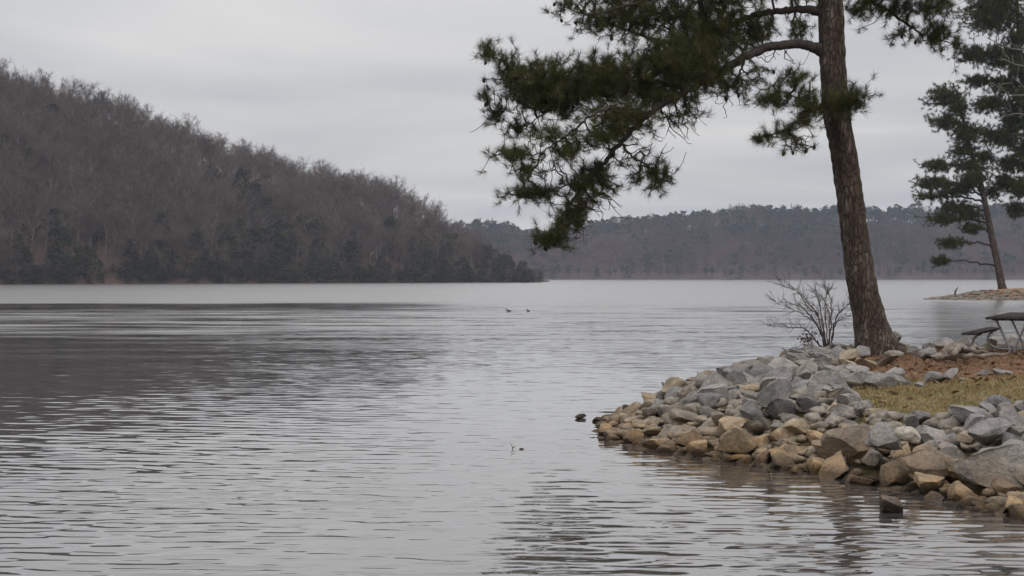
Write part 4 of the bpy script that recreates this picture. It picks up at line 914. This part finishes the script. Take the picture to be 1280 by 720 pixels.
# ------------------------------------------------------------------ picnic table
xb, yb = at(1265, 438, .76); tz = float(land_z(xb, yb)); u = np.array((.47, .883, 0)); v = np.array((.883, -.47, 0)); w = np.array((0, 0, 1.0)); u = unit(u + np.array((0, 0, .02)))
pt = thing('picnic_table', (xb, yb, tz), 'weathered picnic table with grey plank top and bent steel pipe frame at the right edge', 'table')
Z0 = np.zeros(3)
for i in range(5):
    gg = Geo(); box(gg, u * .72 + v * (-.33 + .165 * i) + w * .735, u, v, w, 2.44, .155, .042); link('tabletop_plank', gg.mesh('plank'), M['plank'], pt)
for sgn in (-1, 1):
    for j in range(2):
        gg = Geo(); box(gg, u * .72 + v * (sgn * .72 + (-.075 + .15 * j)) + w * .425, u, v, w, 2.44, .14, .04); link('bench_plank', gg.mesh('plank'), M['plank'], pt)
for uu in (0.0, 1.42):
    gg = Geo(); box(gg, u * uu + w * .693, u, v, w, .09, .74, .04); link('tabletop_batten', gg.mesh('batten'), M['plank'], pt)
    for sgn in (-1, 1):
        c_ = u * uu
        gg = Geo(); P = catmull(np.array([c_ + v * sgn * .30 + w * .68, c_ + v * sgn * .17 + w * .40, c_ + v * sgn * .05 + w * .12, c_ + v * sgn * .08 + w * .03, c_ + v * sgn * .25 + w * .02, c_ + v * sgn * .55 + w * .03, c_ + v * sgn * .70 + w * .09, c_ + v * sgn * .755 + w * .2, c_ + v * sgn * .73 + w * .31, c_ + v * sgn * .64 + w * .39]), 6)
        add_tube(gg, P, np.full(len(P), .024), 8); link('leg', gg.mesh('leg'), M['steel'], pt, smooth=True)
        gg = Geo(); box(gg, c_ + v * sgn * .72 + w * .392, u, v, w, .07, .27, .024); link('bench_batten', gg.mesh('batten'), M['plank'], pt)

# ------------------------------------------------------------------ driftwood, snag, ducks
def drift(pts, z, r_, label):
    P = []
    for px, py in pts: x, y = at(px, py, z); P.append((x, y, z + r_ * .4))
    P = catmull(np.array(P), 6); b0 = P[0].copy(); P[1:-1] += rng.normal(0, r_ * .25, (len(P) - 2, 3)); gg = Geo(); R = np.interp(np.linspace(0, 1, len(P)), [0, .2, .7, 1], [r_ * .7, r_, r_ * .8, r_ * .3]); add_tube(gg, P - b0, R, 9)
    o = link('driftwood_log', gg.mesh('driftwood_log'), M['drift'], smooth=True); o.location = b0; o['label'] = label; o['category'] = 'log'; return o
drift([(1176, 449), (1200, 447), (1225, 446), (1258, 444)], .74, .055, 'long thin driftwood log lying on the straw below the picnic table')
drift([(1186, 441), (1205, 438), (1230, 437)], .86, .07, 'short dark driftwood log on stones left of the table legs')
drift([(1196, 434), (1215, 440), (1235, 442)], .88, .05, 'crooked driftwood branch crossing the stones under the bench')
drift([(1192, 445), (1197, 438), (1203, 432)], .9, .05, 'stub of driftwood tilted up beside the bench foot')
x, y = 40.0 + 3.6, 157.5; sg = Geo(); add_tube(sg, [(0, 0, -.2), (.02, 0, .35), (.2, 0, .75), (.32, 0, .9)], [.1, .08, .06, .02], 6); add_tube(sg, [(.03, 0, .4), (-.12, 0, .62)], [.05, .02], 6)
o = link('snag', sg.mesh('snag'), M['limb']); o.location = (x, y, float(spit_z(x, y))); o['label'] = 'small dark broken stump on the tip of the far spit'; o['category'] = 'stump'
def duck(px, py, yaw, s, label):
    x, y = at(px, py, 0); st_ = [(-.24, .07, .01), (-.19, .085, .04), (-.1, .07, .085), (0, .06, .1), (.1, .07, .085), (.16, .11, .055), (.175, .17, .035), (.18, .225, .036), (.2, .25, .042), (.235, .25, .03), (.255, .238, .016), (.3, .228, .008)]
    gg = Geo(); P = np.array([(a, 0, z) for a, z, r_ in st_]); add_tube(gg, P, [q[2] for q in st_], 12); V = gg.V[0]
    o = link('duck', gg.mesh('duck'), M['duck'], smooth=True); o.location = (x, y, -.01); o.rotation_euler = (0, 0, yaw); o.scale = (s, s, s); o['label'] = label; o['category'] = 'duck'; o['group'] = 'ducks on the lake'
duck(636, 389.5, math.pi, .72, 'left of the two small dark ducks floating mid-lake'); duck(660.5, 389.5, math.pi * .75, .66, 'right of the two small dark ducks floating mid-lake')

x, y = at(640, 562, 0); gg = Geo(); add_tube(gg, [(0, 0, -.05), (.01, 0, .03), (-.02, 0, .08)], [.006, .005, .003], 5); add_tube(gg, [(.01, 0, .02), (.05, 0, .05)], [.005, .003], 5)
o = link('water_weed', gg.mesh('water_weed'), M['dead_leaf']); o.location = (x, y, 0); o['label'] = 'thin weed sprig poking out of the water left of the point'; o['category'] = 'weed'
for px, py, lab in ((652, 561, 'small floating twig just right of the weed sprig'), (760, 515, 'dark floating stick just beyond the rocky tip')):
    x, y = at(px, py, 0); gg = Geo(); L_ = .15 if px == 760 else .03; add_tube(gg, [(-L_, 0, .0), (-L_ * .2, .01, .002), (L_ * .4, 0, .002), (L_, .015, .0)], [.005, .009, .008, .004], 6)
    o = link('floating_twig', gg.mesh('floating_twig'), M['dead_leaf']); o.location = (x, y, 0); o['label'] = lab; o['category'] = 'twig'; o['group'] = 'floating debris'

# ------------------------------------------------------------------ haze: the air over the lake
hz = Geo(); c0 = np.array((-150.0, 900, 57.0)); box(hz, c0, np.array((1., 0, 0)), np.array((0, 1., 0)), np.array((0, 0, 1.)), 5200, 3500, 120)
mh = bpy.data.materials.new('haze_air'); mh.use_nodes = True; nt = mh.node_tree; nt.nodes.clear(); mo = nt.nodes.new('ShaderNodeOutputMaterial'); pv = nt.nodes.new('ShaderNodeVolumePrincipled')
pv.inputs['Color'].default_value = (.75, .83, 1.0, 1); pv.inputs['Density'].default_value = 0.000125; pv.inputs['Anisotropy'].default_value = 0.0
nt.links.new(pv.outputs[0], mo.inputs['Volume'])
link('haze', hz.mesh('haze'), mh, kind='stuff')
